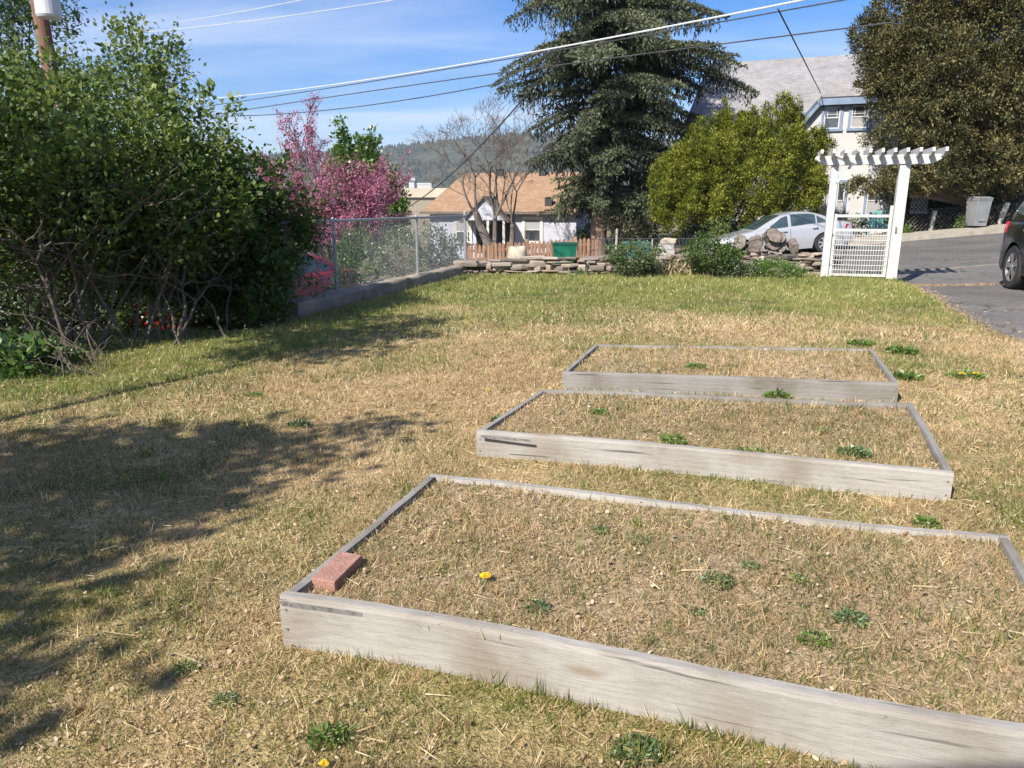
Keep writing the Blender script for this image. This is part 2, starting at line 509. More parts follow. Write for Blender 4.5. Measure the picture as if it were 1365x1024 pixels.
grn = ramp(lnt, [(0.30, (.06, .075, .018)), (0.5, (.19, .20, .055)), (0.7, (.34, .31, .12))])
lnt.links.new(ln1.outputs['Fac'], dry.inputs[0]); lnt.links.new(ln1.outputs['Fac'], grn.inputs[0])
lmx = lnt.nodes.new('ShaderNodeMix'); lmx.data_type = 'RGBA'
lnt.links.new(lat.outputs['Fac'], lmx.inputs['Factor']); lnt.links.new(dry.outputs[0], lmx.inputs['A']); lnt.links.new(grn.outputs[0], lmx.inputs['B'])
lh = lnt.nodes.new('ShaderNodeMapRange'); lh.inputs['From Min'].default_value = .35; lh.inputs['From Max'].default_value = .7; lh.inputs['To Min'].default_value = .8; lh.inputs['To Max'].default_value = 1.15
lnt.links.new(ln2.outputs['Fac'], lh.inputs['Value'])
lhs = lnt.nodes.new('ShaderNodeHueSaturation'); lnt.links.new(lmx.outputs['Result'], lhs.inputs['Color']); lnt.links.new(lh.outputs[0], lhs.inputs['Value'])
lnt.links.new(lhs.outputs[0], lp.inputs['Base Color'])
lb = lnt.nodes.new('ShaderNodeBump'); lb.inputs['Strength'].default_value = 0.9; lb.inputs['Distance'].default_value = 0.02
lnt.links.new(ln3.outputs['Fac'], lb.inputs['Height']); lnt.links.new(lb.outputs[0], lp.inputs['Normal'])
lnt.links.new(lp.outputs[0], lout.inputs[0])
MATS['lawn_turf'] = lm

def lawn_mesh():
    ys = np.concatenate([np.linspace(-2.5, 0.8, 24), np.linspace(0.9, 8, 130), np.linspace(8.05, WALL_Y + .2, 90)])
    u = np.linspace(0, 1, 170)
    L = lawn_left(ys); R = lawn_right(ys)
    X = L[:, None] + (R - L)[:, None] * u[None, :]
    Y = np.repeat(ys[:, None], len(u), 1)
    Z = lawn_z(X, Y)
    V = np.stack([X, Y, Z], -1).reshape(-1, 3)
    ny, nx = X.shape
    i = np.arange(ny * nx).reshape(ny, nx)
    Fq = np.stack([i[:-1, :-1], i[:-1, 1:], i[1:, 1:], i[1:, :-1]], -1).reshape(-1, 4)
    me = bpy.data.meshes.new('lawn')
    me.from_pydata(V.tolist(), [], Fq.tolist())
    me.polygons.foreach_set('use_smooth', [True] * len(me.polygons))
    a = me.attributes.new('green', 'FLOAT', 'POINT')
    a.data.foreach_set('value', greenmask(V[:, 0], V[:, 1]).astype(np.float32))
    return prop(link_mesh(me, 'lawn', lm), kind='structure')
lawn_mesh()

# ------------------------------------------------------------------ raised beds
def woodmat(name, tone=1.0, warm=0.0, along=(0.9, 14, 14)):
    m, nt, out = _new(name)
    p = nt.nodes.new('ShaderNodeBsdfPrincipled'); p.inputs['Roughness'].default_value = 0.88; p.inputs['Specular IOR Level'].default_value = 0.2
    tc = nt.nodes.new('ShaderNodeTexCoord'); mp = nt.nodes.new('ShaderNodeMapping'); mp.inputs['Scale'].default_value = along
    nt.links.new(tc.outputs['UV'], mp.inputs[0])
    # knots: bend the grain round a few points of a voronoi
    vo = nt.nodes.new('ShaderNodeTexVoronoi'); vo.inputs['Scale'].default_value = 1.0
    mk = nt.nodes.new('ShaderNodeMapping'); mk.inputs['Scale'].default_value = (1.6, 5.5, 5.5)
    nt.links.new(tc.outputs['UV'], mk.inputs[0]); nt.links.new(mk.outputs[0], vo.inputs['Vector'])
    kd = nt.nodes.new('ShaderNodeMapRange'); kd.inputs['From Min'].default_value = 0.0; kd.inputs['From Max'].default_value = 0.42; kd.inputs['To Min'].default_value = 1; kd.inputs['To Max'].default_value = 0
    nt.links.new(vo.outputs['Distance'], kd.inputs['Value'])
    pw = nt.nodes.new('ShaderNodeMath'); pw.operation = 'POWER'; pw.inputs[1].default_value = 2.0
    nt.links.new(kd.outputs[0], pw.inputs[0])
    ad = nt.nodes.new('ShaderNodeVectorMath'); ad.operation = 'ADD'
    cv = nt.nodes.new('ShaderNodeCombineXYZ'); nt.links.new(pw.outputs[0], cv.inputs[1])
    nt.links.new(mp.outputs[0], ad.inputs[0]); nt.links.new(cv.outputs[0], ad.inputs[1])
    wv = nt.nodes.new('ShaderNodeTexWave'); wv.wave_type = 'BANDS'; wv.bands_direction = 'Y'
    wv.inputs['Scale'].default_value = 0.8; wv.inputs['Distortion'].default_value = 5.5; wv.inputs['Detail'].default_value = 4; wv.inputs['Detail Scale'].default_value = 0.8
    nt.links.new(ad.outputs[0], wv.inputs['Vector'])
    n1 = nt.nodes.new('ShaderNodeTexNoise'); n1.inputs['Scale'].default_value = 5; n1.inputs['Detail'].default_value = 9; n1.inputs['Roughness'].default_value = 0.8
    m2 = nt.nodes.new('ShaderNodeMapping'); m2.inputs['Scale'].default_value = (3.4, 34, 34)
    nt.links.new(tc.outputs['UV'], m2.inputs[0]); nt.links.new(m2.outputs[0], n1.inputs['Vector'])
    mx = nt.nodes.new('ShaderNodeMix'); mx.data_type = 'FLOAT'; mx.inputs['Factor'].default_value = 0.93
    nt.links.new(wv.outputs['Fac'], mx.inputs['A']); nt.links.new(n1.outputs['Fac'], mx.inputs['B'])
    k = tone
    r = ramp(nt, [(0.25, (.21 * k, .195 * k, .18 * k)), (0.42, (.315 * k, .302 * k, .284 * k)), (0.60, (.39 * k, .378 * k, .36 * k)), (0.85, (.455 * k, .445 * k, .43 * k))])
    nt.links.new(mx.outputs['Result'], r.inputs[0])
    # big soft weather stains
    n2 = nt.nodes.new('ShaderNodeTexNoise'); n2.inputs['Scale'].default_value = 3.0; n2.inputs['Detail'].default_value = 6
    nt.links.new(tc.outputs['UV'], n2.inputs['Vector'])
    r2 = ramp(nt, [(0.32, (.70, .64, .56)), (0.55, (1.0, .98, .96)), (0.75, (1.10, 1.08, 1.06))])
    nt.links.new(n2.outputs['Fac'], r2.inputs[0])
    ml = nt.nodes.new('ShaderNodeMix'); ml.data_type = 'RGBA'; ml.blend_type = 'MULTIPLY'; ml.inputs['Factor'].default_value = 1.0
    nt.links.new(r.outputs[0], ml.inputs['A']); nt.links.new(r2.outputs[0], ml.inputs['B'])
    # knot hearts
    kr = nt.nodes.new('ShaderNodeMapRange'); kr.inputs['From Min'].default_value = 0.05; kr.inputs['From Max'].default_value = 0.13
    nt.links.new(vo.outputs['Distance'], kr.inputs['Value'])
    kx = nt.nodes.new('ShaderNodeMix'); kx.data_type = 'RGBA'; kx.inputs['A'].default_value = (.27 * k, .225 * k, .18 * k, 1)
    nt.links.new(kr.outputs[0], kx.inputs['Factor']); nt.links.new(ml.outputs['Result'], kx.inputs['B'])
    nc = nt.nodes.new('ShaderNodeTexNoise'); nc.inputs['Scale'].default_value = 1.0; nc.inputs['Detail'].default_value = 3
    mc = nt.nodes.new('ShaderNodeMapping'); mc.inputs['Scale'].default_value = (1.7, 42, 42)
    nt.links.new(tc.outputs['UV'], mc.inputs[0]); nt.links.new(mc.outputs[0], nc.inputs['Vector'])
    rc = nt.nodes.new('ShaderNodeMapRange'); rc.inputs['From Min'].default_value = 0.30; rc.inputs['From Max'].default_value = 0.355; rc.inputs['To Min'].default_value = 0.38; rc.inputs['To Max'].default_value = 1.0
    nt.links.new(nc.outputs['Fac'], rc.inputs['Value'])
    ck = nt.nodes.new('ShaderNodeHueSaturation'); nt.links.new(kx.outputs['Result'], ck.inputs['Color']); nt.links.new(rc.outputs[0], ck.inputs['Value'])
    nt.links.new(ck.outputs['Color'], p.inputs['Base Color'])
    b = nt.nodes.new('ShaderNodeBump'); b.inputs['Strength'].default_value = 0.45; b.inputs['Distance'].default_value = 0.006
    nt.links.new(mx.outputs['Result'], b.inputs['Height']); nt.links.new(b.outputs[0], p.inputs['Normal'])
    nt.links.new(p.outputs[0], out.inputs[0])
    return m
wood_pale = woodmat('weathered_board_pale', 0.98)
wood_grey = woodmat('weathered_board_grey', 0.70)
steel = mat('grey_strap_steel', [(0.3, (.10, .085, .075)), (0.5, (.20, .195, .19)), (0.7, (.27, .265, .26))], rough=0.65, scale=45, detail=7, metal=0.3)

def board(name, path, th, zb, inward, m, parent, origin, seed=0, ns=36):
    """a plank set on edge; path = points along the outer top edge; worn, slightly uneven top"""
    pts = [Vector(p) for p in path]
    cum = [0]
    for a, b in zip(pts[:-1], pts[1:]): cum.append(cum[-1] + (b - a).length)
    L = cum[-1]
    iv = Vector(inward).normalized()
    V = []; UV = []; Fs = []
    q = random.Random(seed)
    off = q.uniform(0, 9)
    rows = [(0.0, 0.0), (0.0, 0.5), (0.0, 0.93), (0.10, 1.0), (0.9, 1.0), (1.0, 0.93), (1.0, 0.0)]
    for i in range(ns + 1):
        s = L * i / ns
        for k in range(len(cum) - 1):
            if s <= cum[k + 1] + 1e-9: break
        t = (s - cum[k]) / (cum[k + 1] - cum[k])
        p = pts[k].lerp(pts[k + 1], t)
        wz = 0.004 * (float(vnoise(s * 5 + off, off, seed)) - .5) + 0.003 * (float(vnoise(s * 21 + off, off, seed + 3)) - .5)
        for (a, h) in rows:
            z = zb + (p.z + wz - zb) * h
            V.append(Vector((p.x, p.y, z)) + iv * th * a - Vector(origin))
            v = (z - zb) if a < .05 else (p.z - zb + a * th)
            UV.append((s + off, v * 1.0 + off))
    nr = len(rows)
    for i in range(ns):
        for j in range(nr):
            Fs.append((i * nr + j, (i + 1) * nr + j, (i + 1) * nr + (j + 1) % nr, i * nr + (j + 1) % nr))
    Fs.append(tuple(range(nr))[::1]); Fs.append(tuple(ns * nr + j for j in range(nr))[::-1])
    me = bpy.data.meshes.new(name)
    me.from_pydata([tuple(v) for v in V], [], Fs)
    uvl = me.uv_layers.new(name='UVMap')
    for l in me.loops: uvl.data[l.index].uv = UV[l.vertex_index]
    bm_fix(me)
    return link_mesh(me, name, m, parent)
import bmesh
def bm_fix(me):
    bm = bmesh.new(); bm.from_mesh(me); bmesh.ops.recalc_face_normals(bm, faces=bm.faces); bm.to_mesh(me); bm.free()

BEDS = []          # (corner polygon, soil z) for the grass to stand on
soilm = mat('bed_soil', [(0.30, (.10, .068, .04)), (0.47, (.28, .20, .115)), (0.60, (.43, .325, .20)), (0.75, (.53, .42, .28))], rough=0.97, scale=34, detail=8, rrough=0.8, bump=0.8, bump_scale=90)
def in_quad(x, y, q):
    """inside a polygon (even-odd)"""
    x = np.asarray(x, float); y = np.asarray(y, float); r = np.zeros(x.shape, bool)
    for i in range(len(q)):
        (ax, ay), (bx, by) = q[i], q[(i + 1) % len(q)]
        if ay == by: continue
        r ^= ((ay > y) != (by > y)) & (x < (bx - ax) * (y - ay) / (by - ay) + ax)
    return r
def smooth_path(p):
    if len(p) < 4: return p
    a = np.array([(q.x, q.y, q.z) for q in p]); d = a[-1] - a[0]; L = np.hypot(d[0], d[1])
    u = ((a - a[0]) @ d) / (d @ d)
    o = (-(a[:, 0] - a[0, 0]) * d[1] + (a[:, 1] - a[0, 1]) * d[0]) / L
    B = np.stack([u * (1 - u), u * (1 - u) * (u - .5)], 1)
    c = np.linalg.lstsq(B, o, rcond=None)[0]
    uu = np.linspace(0, 1, 9); oo = np.stack([uu * (1 - uu), uu * (1 - uu) * (uu - .5)], 1) @ c
    n = np.array([-d[1], d[0], 0]) / L
    return [Vector(a[0] + d * k + n * j) for k, j in zip(uu, oo)]
def raised_bed(label, zf, zk, front, right, back, left, soil, seed, tones, strap=None, th=0.038):
    """pixel paths of the outer top edges: front (left->right), right (front->back), back (right->left), left (back->front)"""
    fr = [G(*p, zf) for p in front]; bk = [G(*p, zk) for p in back]
    ri = [G(*p, zf + (zk - zf) * i / (len(right) - 1)) for i, p in enumerate(right)]
    le = [G(*p, zk + (zf - zk) * i / (len(left) - 1)) for i, p in enumerate(left)]
    c = (fr[0] + fr[-1] + bk[0] + bk[-1]) / 4; c.z = 0
    t = thing('raised_bed', label, 'garden bed', c, group='raised garden beds')
    nrm = lambda a, b: Vector((-(b - a).y, (b - a).x, 0)).normalized()
    fi = nrm(fr[0], fr[-1]); rin = nrm(ri[0], ri[-1]); bi = nrm(bk[0], bk[-1]); li = nrm(le[0], le[-1])
    g = th + .001
    sh = lambda pts, d0, d1: [pts[0] + (pts[1] - pts[0]).normalized() * d0] + pts[1:-1] + [pts[-1] - (pts[-1] - pts[-2]).normalized() * d1]
    fr = smooth_path(fr); bk = smooth_path(bk)
    board('front_board', fr, th, -.06, fi, tones[0], t, c, seed)
    board('back_board', bk, th, -.06, bi, tones[1], t, c, seed + 1)
    board('side_board', sh(ri, g, g), th, -.06, rin, tones[2], t, c, seed + 2)
    board('side_board', sh(le, g, g), th, -.06, li, tones[3], t, c, seed + 3)
    fin = [p + fi * th * .6 for p in fr]; bin_ = [p + bi * th * .6 for p in bk]
    fin[0] = fr[0] + (fi + li) * th * .6; fin[-1] = fr[-1] + (fi + rin) * th * .6; bin_[0] = bk[0] + (bi + rin) * th * .6; bin_[-1] = bk[-1] + (bi + li) * th * .6
    def along(P, u):
        k = min(int(u * (len(P) - 1)), len(P) - 2); return P[k].lerp(P[k + 1], u * (len(P) - 1) - k)
    N = 40
    V = []; Fs = []
    for i in range(N + 1):
        for j in range(N + 1):
            u, v = i / N, j / N
            p = along(fin, u).lerp(along(bin_, 1 - u), v)
            z = soil + 0.022 * (float(fbm(p.x * 2.4, p.y * 2.4, seed)) - .5) * 2
            V.append((p.x - c.x, p.y - c.y, z))
    for i in range(N):
        for j in range(N):
            a = i * (N + 1) + j
            Fs.append((a, a + N + 1, a + N + 2, a + 1))
    me = bpy.data.meshes.new('soil'); me.from_pydata(V, [], Fs)
    me.polygons.foreach_set('use_smooth', [True] * len(me.polygons))
    link_mesh(me, 'soil', soilm, t)
    grow_f = [p + fi * (th + .004) for p in fr]; grow_b = [p + bi * (th + .004) for p in bk]
    grow_f[0] += li * th; grow_f[-1] += rin * th; grow_b[0] += rin * th; grow_b[-1] += li * th
    BEDS.append(([(p.x, p.y) for p in fr + bk], [(p.x, p.y) for p in grow_f + grow_b], soil, seed))
    for e, sg in ((fr[0], 1), (fr[-1], -1)):
        d = (fr[1] - fr[0]).normalized() if sg > 0 else (fr[-1] - fr[-2]).normalized()
        for hh in (.045, .115):
            q = MB(); c_ = e + d * sg * (.02 + .004 * hh) + Vector((0, 0, -hh)); q.tube([c_ - fi * .0025, c_ + fi * .004], .0048, 8); q.build('screw', steel, t, c)
    if strap:
        for (a, b) in strap:
            A, B = a, b
            s = MB()
            s.bar(A - fi * .004, B - fi * .004, .016, .016 * 0.9, up=fi)
            s2 = MB()
            pa, pb = A - fi * .0035, B - fi * .0035
            up = Vector((0, 0, 1))
            vs = [pa - up * .008, pb - up * .007, pb + up * .007, pa + up * .008]
            s2.prism(vs, fi * .003)
            d = (pb - pa)
            for k in (.12, .88):
                s2.lathe([(.004, -.0015), (.004, 0)], pa + d * k - fi * .0006, 8, axis='y')
            s2.build('metal_strap', steel, t, c)
    return t
z1 = 0.185
bed1_front = [(372, 795), (480, 808), (600, 829), (720, 851), (850, 878), (1000, 911), (1140, 940), (1260, 960), (1365, 974), (1500, 997)]
_f0, _f1 = G(372, 795, z1), G(480, 808, z1)
_d1 = (_f1 - _f0)
raised_bed('nearest and largest weathered timber bed, with a brick in its left corner', z1, z1 - .01,
           bed1_front, [(1500, 997), (1428, 850), (1342, 712)],
           [(1342, 712), (1250, 705), (1130, 694), (1000, 680), (880, 666), (740, 648), (640, 637), (575, 631)], [(575, 631), (478, 712), (372, 795)],
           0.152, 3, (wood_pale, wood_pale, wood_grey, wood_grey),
           strap=[(_f0 + _d1 * .03 + Vector((0, 0, -.022)), _f0 + _d1 * 1.03 + Vector((0, 0, -.028)))])
z2 = 0.157
_g0, _g1 = G(637, 577, z2), G(720, 584, z2)
raised_bed('middle weathered timber bed, wider than the far one behind it', z2, z2 - .005,
           [(635, 575), (760, 583), (900, 595), (1050, 610), (1180, 622), (1272, 631)], [(1272, 631), (1244, 580), (1216, 537)],
           [(1216, 537), (1100, 534), (980, 528), (850, 522), (722, 519)], [(722, 519), (680, 546), (635, 575)],
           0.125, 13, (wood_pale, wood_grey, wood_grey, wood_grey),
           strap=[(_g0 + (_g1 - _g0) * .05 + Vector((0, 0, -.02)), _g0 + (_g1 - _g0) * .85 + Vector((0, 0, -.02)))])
z3 = 0.150
raised_bed('farthest and smallest weathered timber bed, nearest the white arbour', z3, z3 - .02,
           [(750, 496), (850, 499), (960, 502), (1080, 507), (1199, 511)], [(1199, 511), (1180, 486), (1163, 465)],
           [(1163, 465), (1050, 463), (920, 461), (793, 459)], [(793, 459), (772, 477), (750, 496)],
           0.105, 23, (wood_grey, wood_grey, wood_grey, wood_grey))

def ground_z(x, y):
    """top of lawn or of the soil in a bed; nan on a board"""
    x = np.asarray(x, float); y = np.asarray(y, float)
    z = lawn_z(x, y)
    for outer, inner, soil, seed in BEDS:
        io = in_quad(x, y, outer); ii = in_quad(x, y, inner)
        zz = soil + 0.022 * (fbm(x * 2.4, y * 2.4, seed) - .5) * 2
        z = np.where(ii, zz, np.where(io, np.nan, z))
    return z
def in_bed(x, y):
    r = np.zeros(np.shape(x), bool)
    for outer, inner, soil, seed in BEDS: r |= in_quad(x, y, outer)
    return r

# ------------------------------------------------------------------ grass, thatch and litter (nobody could count it)
def in_view(x, y, z=0.0, pad=60):
    b = (y) * SP * 0
    f = y * CP + (CAM_H - z) * SP
    u = -(CAM_H - z) * CP + y * SP
    px = CX + x / f * F_PX; py = CY - u / f * F_PX
    return (px > -pad) & (px < 1365 + pad) & (py < 1024 + pad) & (f > 0.2)
def scatter(n, y0, y1):
    y = np.sqrt(rng.uniform(y0 ** 2, y1 ** 2, n))
    x = rng.uniform(-0.86, 0.86, n) * (y + 0.35)
    k = in_view(x, y) & (x < lawn_right(y) + .02) & (x > lawn_left(y) + .03) & (y < WALL_Y - .05)
    x, y = x[k], y[k]
    z = ground_z(x, y)
    k = ~np.isnan(z)
    return x[k], y[k], z[k]
dryV, dryT, grV, grT = [], [], [], []
for (y0, y1, n, L0, W0) in ((1.3, 2.6, 100000, .034, .0026), (2.6, 4.4, 140000, .038, .0034), (4.4, 7.5, 150000, .045, .0058), (7.5, 11, 90000, .055, .0095), (11, 15.3, 70000, .065, .014)):
    x, y, z = scatter(n, y0, y1)
    g = greenmask(x, y)
    bed = in_bed(x, y)
    g = np.where(bed, g * .6 + 0.03, g)
    clump = fbm(x * 9, y * 9, 90)
    clump = np.clip(.55 * clump + .6 * fbm(x * 2.6, y * 2.6, 93) + .9 * (vnoise(x * 17, y * 17, 95) - .5) * .4 - .05, 0, 1)
    k = rng.random(len(x)) < np.clip(2.6 * (clump - .22 + .13 * bed), .06, 1)
    x, y, z, g, bed, clump = x[k], y[k], z[k], g[k], bed[k], clump[k]
    isg = rng.random(len(x)) < np.clip(g * 1.15 + .03, 0, .92)
    n = len(x)
    tilt = np.where(isg, rng.uniform(.1, .9, n), rng.uniform(.35, 1.45, n))
    az = rng.uniform(0, 2 * math.pi, n)
    A = np.stack([np.sin(tilt) * np.cos(az), np.sin(tilt) * np.sin(az), np.cos(tilt)], -1)
    L = L0 * rng.uniform(.45, 1.25, n) * (0.7 + .7 * clump) * np.where(isg, 1.12, 1.0)
    Wd = W0 * rng.uniform(.6, 1.4, n)
    P = np.stack([x, y, z - .004], -1)
    V = blade_verts(P, A, L, Wd, rng)
    dryV.append(V[~isg]); dryT.append(np.clip(rng.normal(.5, .22, (~isg).sum()) - .13 * bed[~isg] + (fbm(x[~isg] * 1.4, y[~isg] * 1.4, 7) - .5) * .7, 0, 1))
    grV.append(V[isg]); grT.append(np.clip(rng.normal(.45, .2, isg.sum()) + (fbm(x[isg] * .9, y[isg] * .9, 8) - .5) * .9 + .55 * (g[isg] - .5), 0, 1))
drym = leafmat('dry_blades', [(0, (.20, .125, .065)), (.3, (.41, .285, .145)), (.6, (.57, .425, .235)), (.85, (.67, .54, .335)), (1, (.72, .62, .44))], .25, .02)
grm = leafmat('green_blades', [(0, (.055, .09, .018)), (.4, (.13, .18, .034)), (.75, (.27, .29, .07)), (1, (.42, .38, .13))], .4, .04)
prop(link_mesh(np_mesh('dry_grass', np.concatenate(dryV), 3, np.concatenate(dryT)), 'dry_grass', drym), 'short dry tan grass covering the lawn and the beds', 'grass', kind='stuff')
prop(link_mesh(np_mesh('green_grass', np.concatenate(grV), 3, np.concatenate(grT)), 'green_grass', grm), 'green grass blades growing through the dry lawn', 'grass', kind='stuff')
# pale seed discs and scraps of leaf
LV, LT = [], []
for (y0, y1, n, s) in ((1.3, 2.8, 14000, .0066), (2.8, 5.0, 15000, .0080), (5.0, 8.5, 11000, .011)):
    x, y, z = scatter(n, y0, y1)
    k = rng.random(len(x)) < .25 + 1.2 * (fbm(x * 1.6, y * 1.6, 33) - .3)
    x, y, z = x[k], y[k], z[k]
    n = len(x)
    R = s * rng.lognormal(-.22, .28, n)
    nr = unit(np.stack([rng.normal(0, .38, n), rng.normal(0, .38, n), np.ones(n)], -1))
    t1 = unit(np.cross(nr, rng.normal(size=(n, 3)))); t2 = np.cross(nr, t1)
    a = np.linspace(0, 2 * math.pi, 6, endpoint=False)
    el = rng.uniform(.35, 1, n)
    C = np.stack([x, y, z + rng.uniform(.004, .02, n)], -1)
    V = C[:, None] + rng.uniform(.7, 1.2, (n, 6, 1)) * (t1[:, None] * np.cos(a)[None, :, None] + t2[:, None] * (np.sin(a)[None, :, None] * el[:, None, None])) * R[:, None, None]
    LV.append(V); LT.append(rng.random(n))
litm = leafmat('seed_litter', [(0, (.18, .11, .06)), (.3, (.37, .25, .15)), (.7, (.50, .37, .25)), (1, (.60, .48, .35))], .2, .0)
prop(link_mesh(np_mesh('seed_litter', np.concatenate(LV), 6, np.concatenate(LT)), 'seed_litter', litm), 'pale dry seeds and leaf scraps strewn over the lawn', 'leaf litter', kind='stuff')
# dead stalks lying about
n = 2600
x, y, z = scatter(n, 1.4, 6)
n = len(x); az = rng.uniform(0, 6.28, n)
A = unit(np.stack([np.cos(az), np.sin(az), rng.uniform(-.05, .25, n)], -1))
V = blade_verts(np.stack([x, y, z + .012], -1), A, rng.uniform(.04, .13, n), rng.uniform(.002, .0045, n), rng)
prop(link_mesh(np_mesh('dead_stalks', V, 3, rng.uniform(.5, 1, n)), 'dead_stalks', drym), 'straw coloured dead stalks lying on the lawn', 'grass', kind='stuff')

# ------------------------------------------------------------------ walls, fences and the white arbour
white = mat('white_paint', [(0.26, (.33, .315, .285)), (0.42, (.47, .46, .445)), (0.6, (.51, .505, .495)), (0.8, (.54, .535, .53))], rough=0.55, scale=5, bump=0.05)
galv = mat('galvanised_steel', [(0.3, (.30, .31, .33)), (0.7, (.46, .47, .49))], rough=0.45, scale=20, metal=0.5)
# low concrete wall with the chain link fence on it
cd = (CURB_B - CURB_A).normalized(); cn_ = Vector((-cd.y, cd.x, 0))          # cn_ points away from the lawn (left)
A0 = CURB_A + cd * 0.35
cm = MB(); N = 46
Lc = (CURB_B - A0).length
for i in range(N):
    for j in (0, 1): pass
secs = []
for i in range(N + 1):
    p = A0 + cd * (Lc * i / N)
    h = .17 + .012 * math.sin(i * .9) + .01 * random.uniform(-1, 1)
    o = .012 * random.uniform(-1, 1)
    secs.append([p + Vector((0, 0, -.3)) - cn_ * o, p + Vector((0, 0, h - .02)) - cn_ * o, p + cn_ * .02 + Vector((0, 0, h)), p + cn_ * .28 + Vector((0, 0, h + .005)), p + cn_ * .30 + Vector((0, 0, h - .02)), p + cn_ * .30 + Vector((0, 0, -1.2))])
for i in range(N):
    b = len(cm.v)
    cm.add(secs[i] + secs[i + 1], [(j, j + 1, 7 + j, 6 + j) for j in range(5)])
cm.add(secs[0], [(0, 1, 2, 3, 4, 5)]); cm.add(secs[-1], [(5, 4, 3, 2, 1, 0)])
curbm = mat('old_concrete', [(0.28, (.17, .135, .10)), (0.5, (.27, .225, .175)), (0.75, (.36, .31, .25))], rough=0.95, scale=3.5, detail=9, bump=0.5, bump_scale=40)
prop(cm.build('concrete_wall', curbm, origin=A0), 'low rough concrete wall under the chain link fence', 'wall')
fbase = A0 + cn_ * .15; fbase.z = .17
fz0, fz1 = .20, 1.19
ft = thing('chain_link_fence', 'galvanised chain link fence on the low concrete wall at the left', 'fence', fbase)
def on(s, z): return Vector((fbase.x, fbase.y, 0)) + cd * s + Vector((0, 0, z))
fp = MB(); s_end = Lc - .12
px_posts = [(D(446, 340, 11).x, 446), ]
def s_at(px):
    a, f, u = ray(px, 330); k = a / f
    # point fbase + cd*s with x = k*y
    return (k * fbase.y - fbase.x) / (cd.x - k * cd.y)
S0 = s_at(376)
plist = [s_at(446), s_at(556), s_end]
for i, s in enumerate(plist):
    if s < 0: s = .1
    r = .036 if i == len(plist) - 1 else .026
    q = MB(); q.tube([on(s, .12), on(s, fz1 + (.05 if r > .03 else .0))], r, 10)
    q.lathe([(r * 1.15, 0), (r * 1.15, .03), (r * .7, .05), (.003, .055)], on(s, fz1 + (.05 if r > .03 else .0)), 10)
    q.build('post', galv, ft, fbase, smooth=False)
q = MB(); q.tube([on(S0, fz1), on(s_end, fz1)], .021, 8); q.build('top_rail', galv, ft, fbase)
q = MB()
sp = .062; H = fz1 - fz0 - .02
for k in range(int((s_end + H) / sp)):
    for sg in (1, -1):
        s0 = k * sp - (H if sg > 0 else 0); s1 = s0 + H * sg if sg > 0 else s0 - H
        za, zb_ = fz0, fz0 + H
        if sg < 0: s0, s1 = k * sp, k * sp - H
        # clip to run
        def clipseg(a, za, b, zb):
            if a > b: a, za, b, zb = b, zb, a, za
            if b <= S0 or a >= s_end: return None
            if a < S0: za = za + (zb - za) * (S0 - a) / (b - a); a = S0
            if b > s_end: zb = za + (zb - za) * (s_end - a) / (b - a); b = s_end
            return a, za, b, zb
        c = clipseg(s0, za, s1, zb_)
        if c: q.tube([on(c[0], c[1]) - cn_ * .026 * 1.2, on(c[2], c[3]) - cn_ * .026 * 1.2], .0026, 3, cap=False)
wirem = mat('fence_wire', [(0.3, (.34, .36, .37)), (0.7, (.46, .48, .50))], rough=0.5, scale=10, metal=0.3)
q.build('wire_mesh', wirem, ft, fbase)

# dry stacked stone wall along the far edge of the lawn
stm = leafmat('stacked_stone', [(0, (.10, .085, .075)), (.25, (.20, .165, .14)), (.5, (.30, .255, .215)), (.75, (.27, .20, .155)), (1, (.40, .35, .30))], 0.0, 0.03, .7)
def slabstone(mb, c, sx, sy, sz, q):
    """flat broken stone: irregular 6-sided plan, chipped edges"""
    n = q.randint(5, 7); a0 = q.uniform(0, 6.28)
    ring = []
    for k in range(n):
        a = a0 + 2 * math.pi * (k + q.uniform(-.25, .25)) / n
        f = q.uniform(.82, 1.12)
        ring.append((max(-1, min(1, 1.25 * math.cos(a) * f)) * sx / 2, max(-1, min(1, 1.25 * math.sin(a) * f)) * sy / 2))
    tx, ty = q.uniform(-.06, .06), q.uniform(-.10, .06)
    vs = []
    for (h, k) in ((-.5, .93), (-.2, 1.0), (.25, 1.0), (.5, .9)):
        for (x, y) in ring:
            x2, y2 = x * k * q.uniform(.96, 1.03), y * k * q.uniform(.96, 1.03)
            vs.append((c[0] + x2, c[1] + y2, c[2] + sz * h + x2 * tx + y2 * ty + q.uniform(-.06, .06) * sz))
    fs = [tuple(range(n))[::-1], tuple(3 * n + k for k in range(n))]
    for r in range(3):
        for k in range(n): fs.append((r * n + k, r * n + (k + 1) % n, (r + 1) * n + (k + 1) % n, (r + 1) * n + k))
    mb.add(vs, fs); return len(vs)
def stone_run(x0, x1, yw, htop, seed, depth=.42, zb=-.1):
    q = random.Random(seed); mb = MB(); tints = []
    # each column of stones climbs from the foot to the top with its own mix of thicknesses
    z = zb; row = 0
    while z < .8:
        x = x0 + q.uniform(-.3, .0); base = q.choice((.028, .036, .045, .06, .085))
        while x < x1:
            wd = q.choice((.14, .22, .3, .42, .6)) * q.uniform(.8, 1.25); hh = base * q.uniform(.7, 1.5)
            ht = float(htop(x + wd / 2)) + q.uniform(-.05, .03)
            if z < ht and q.random() > .04:
                n = slabstone(mb, (x + wd / 2, yw + depth / 2 + q.uniform(-.07, .05), z + hh / 2 + q.uniform(-.012, .012)), wd * 1.06, depth, hh, q)
                tints += [q.random()] * n
            x += wd * q.uniform(.9, 1.06)
        z += base * 1.0; row += 1
    return mb, tints
wt = thing('stone_wall', 'low dry stacked wall of thin flat stones between lawn and street', 'wall', (2, WALL_Y, 0))
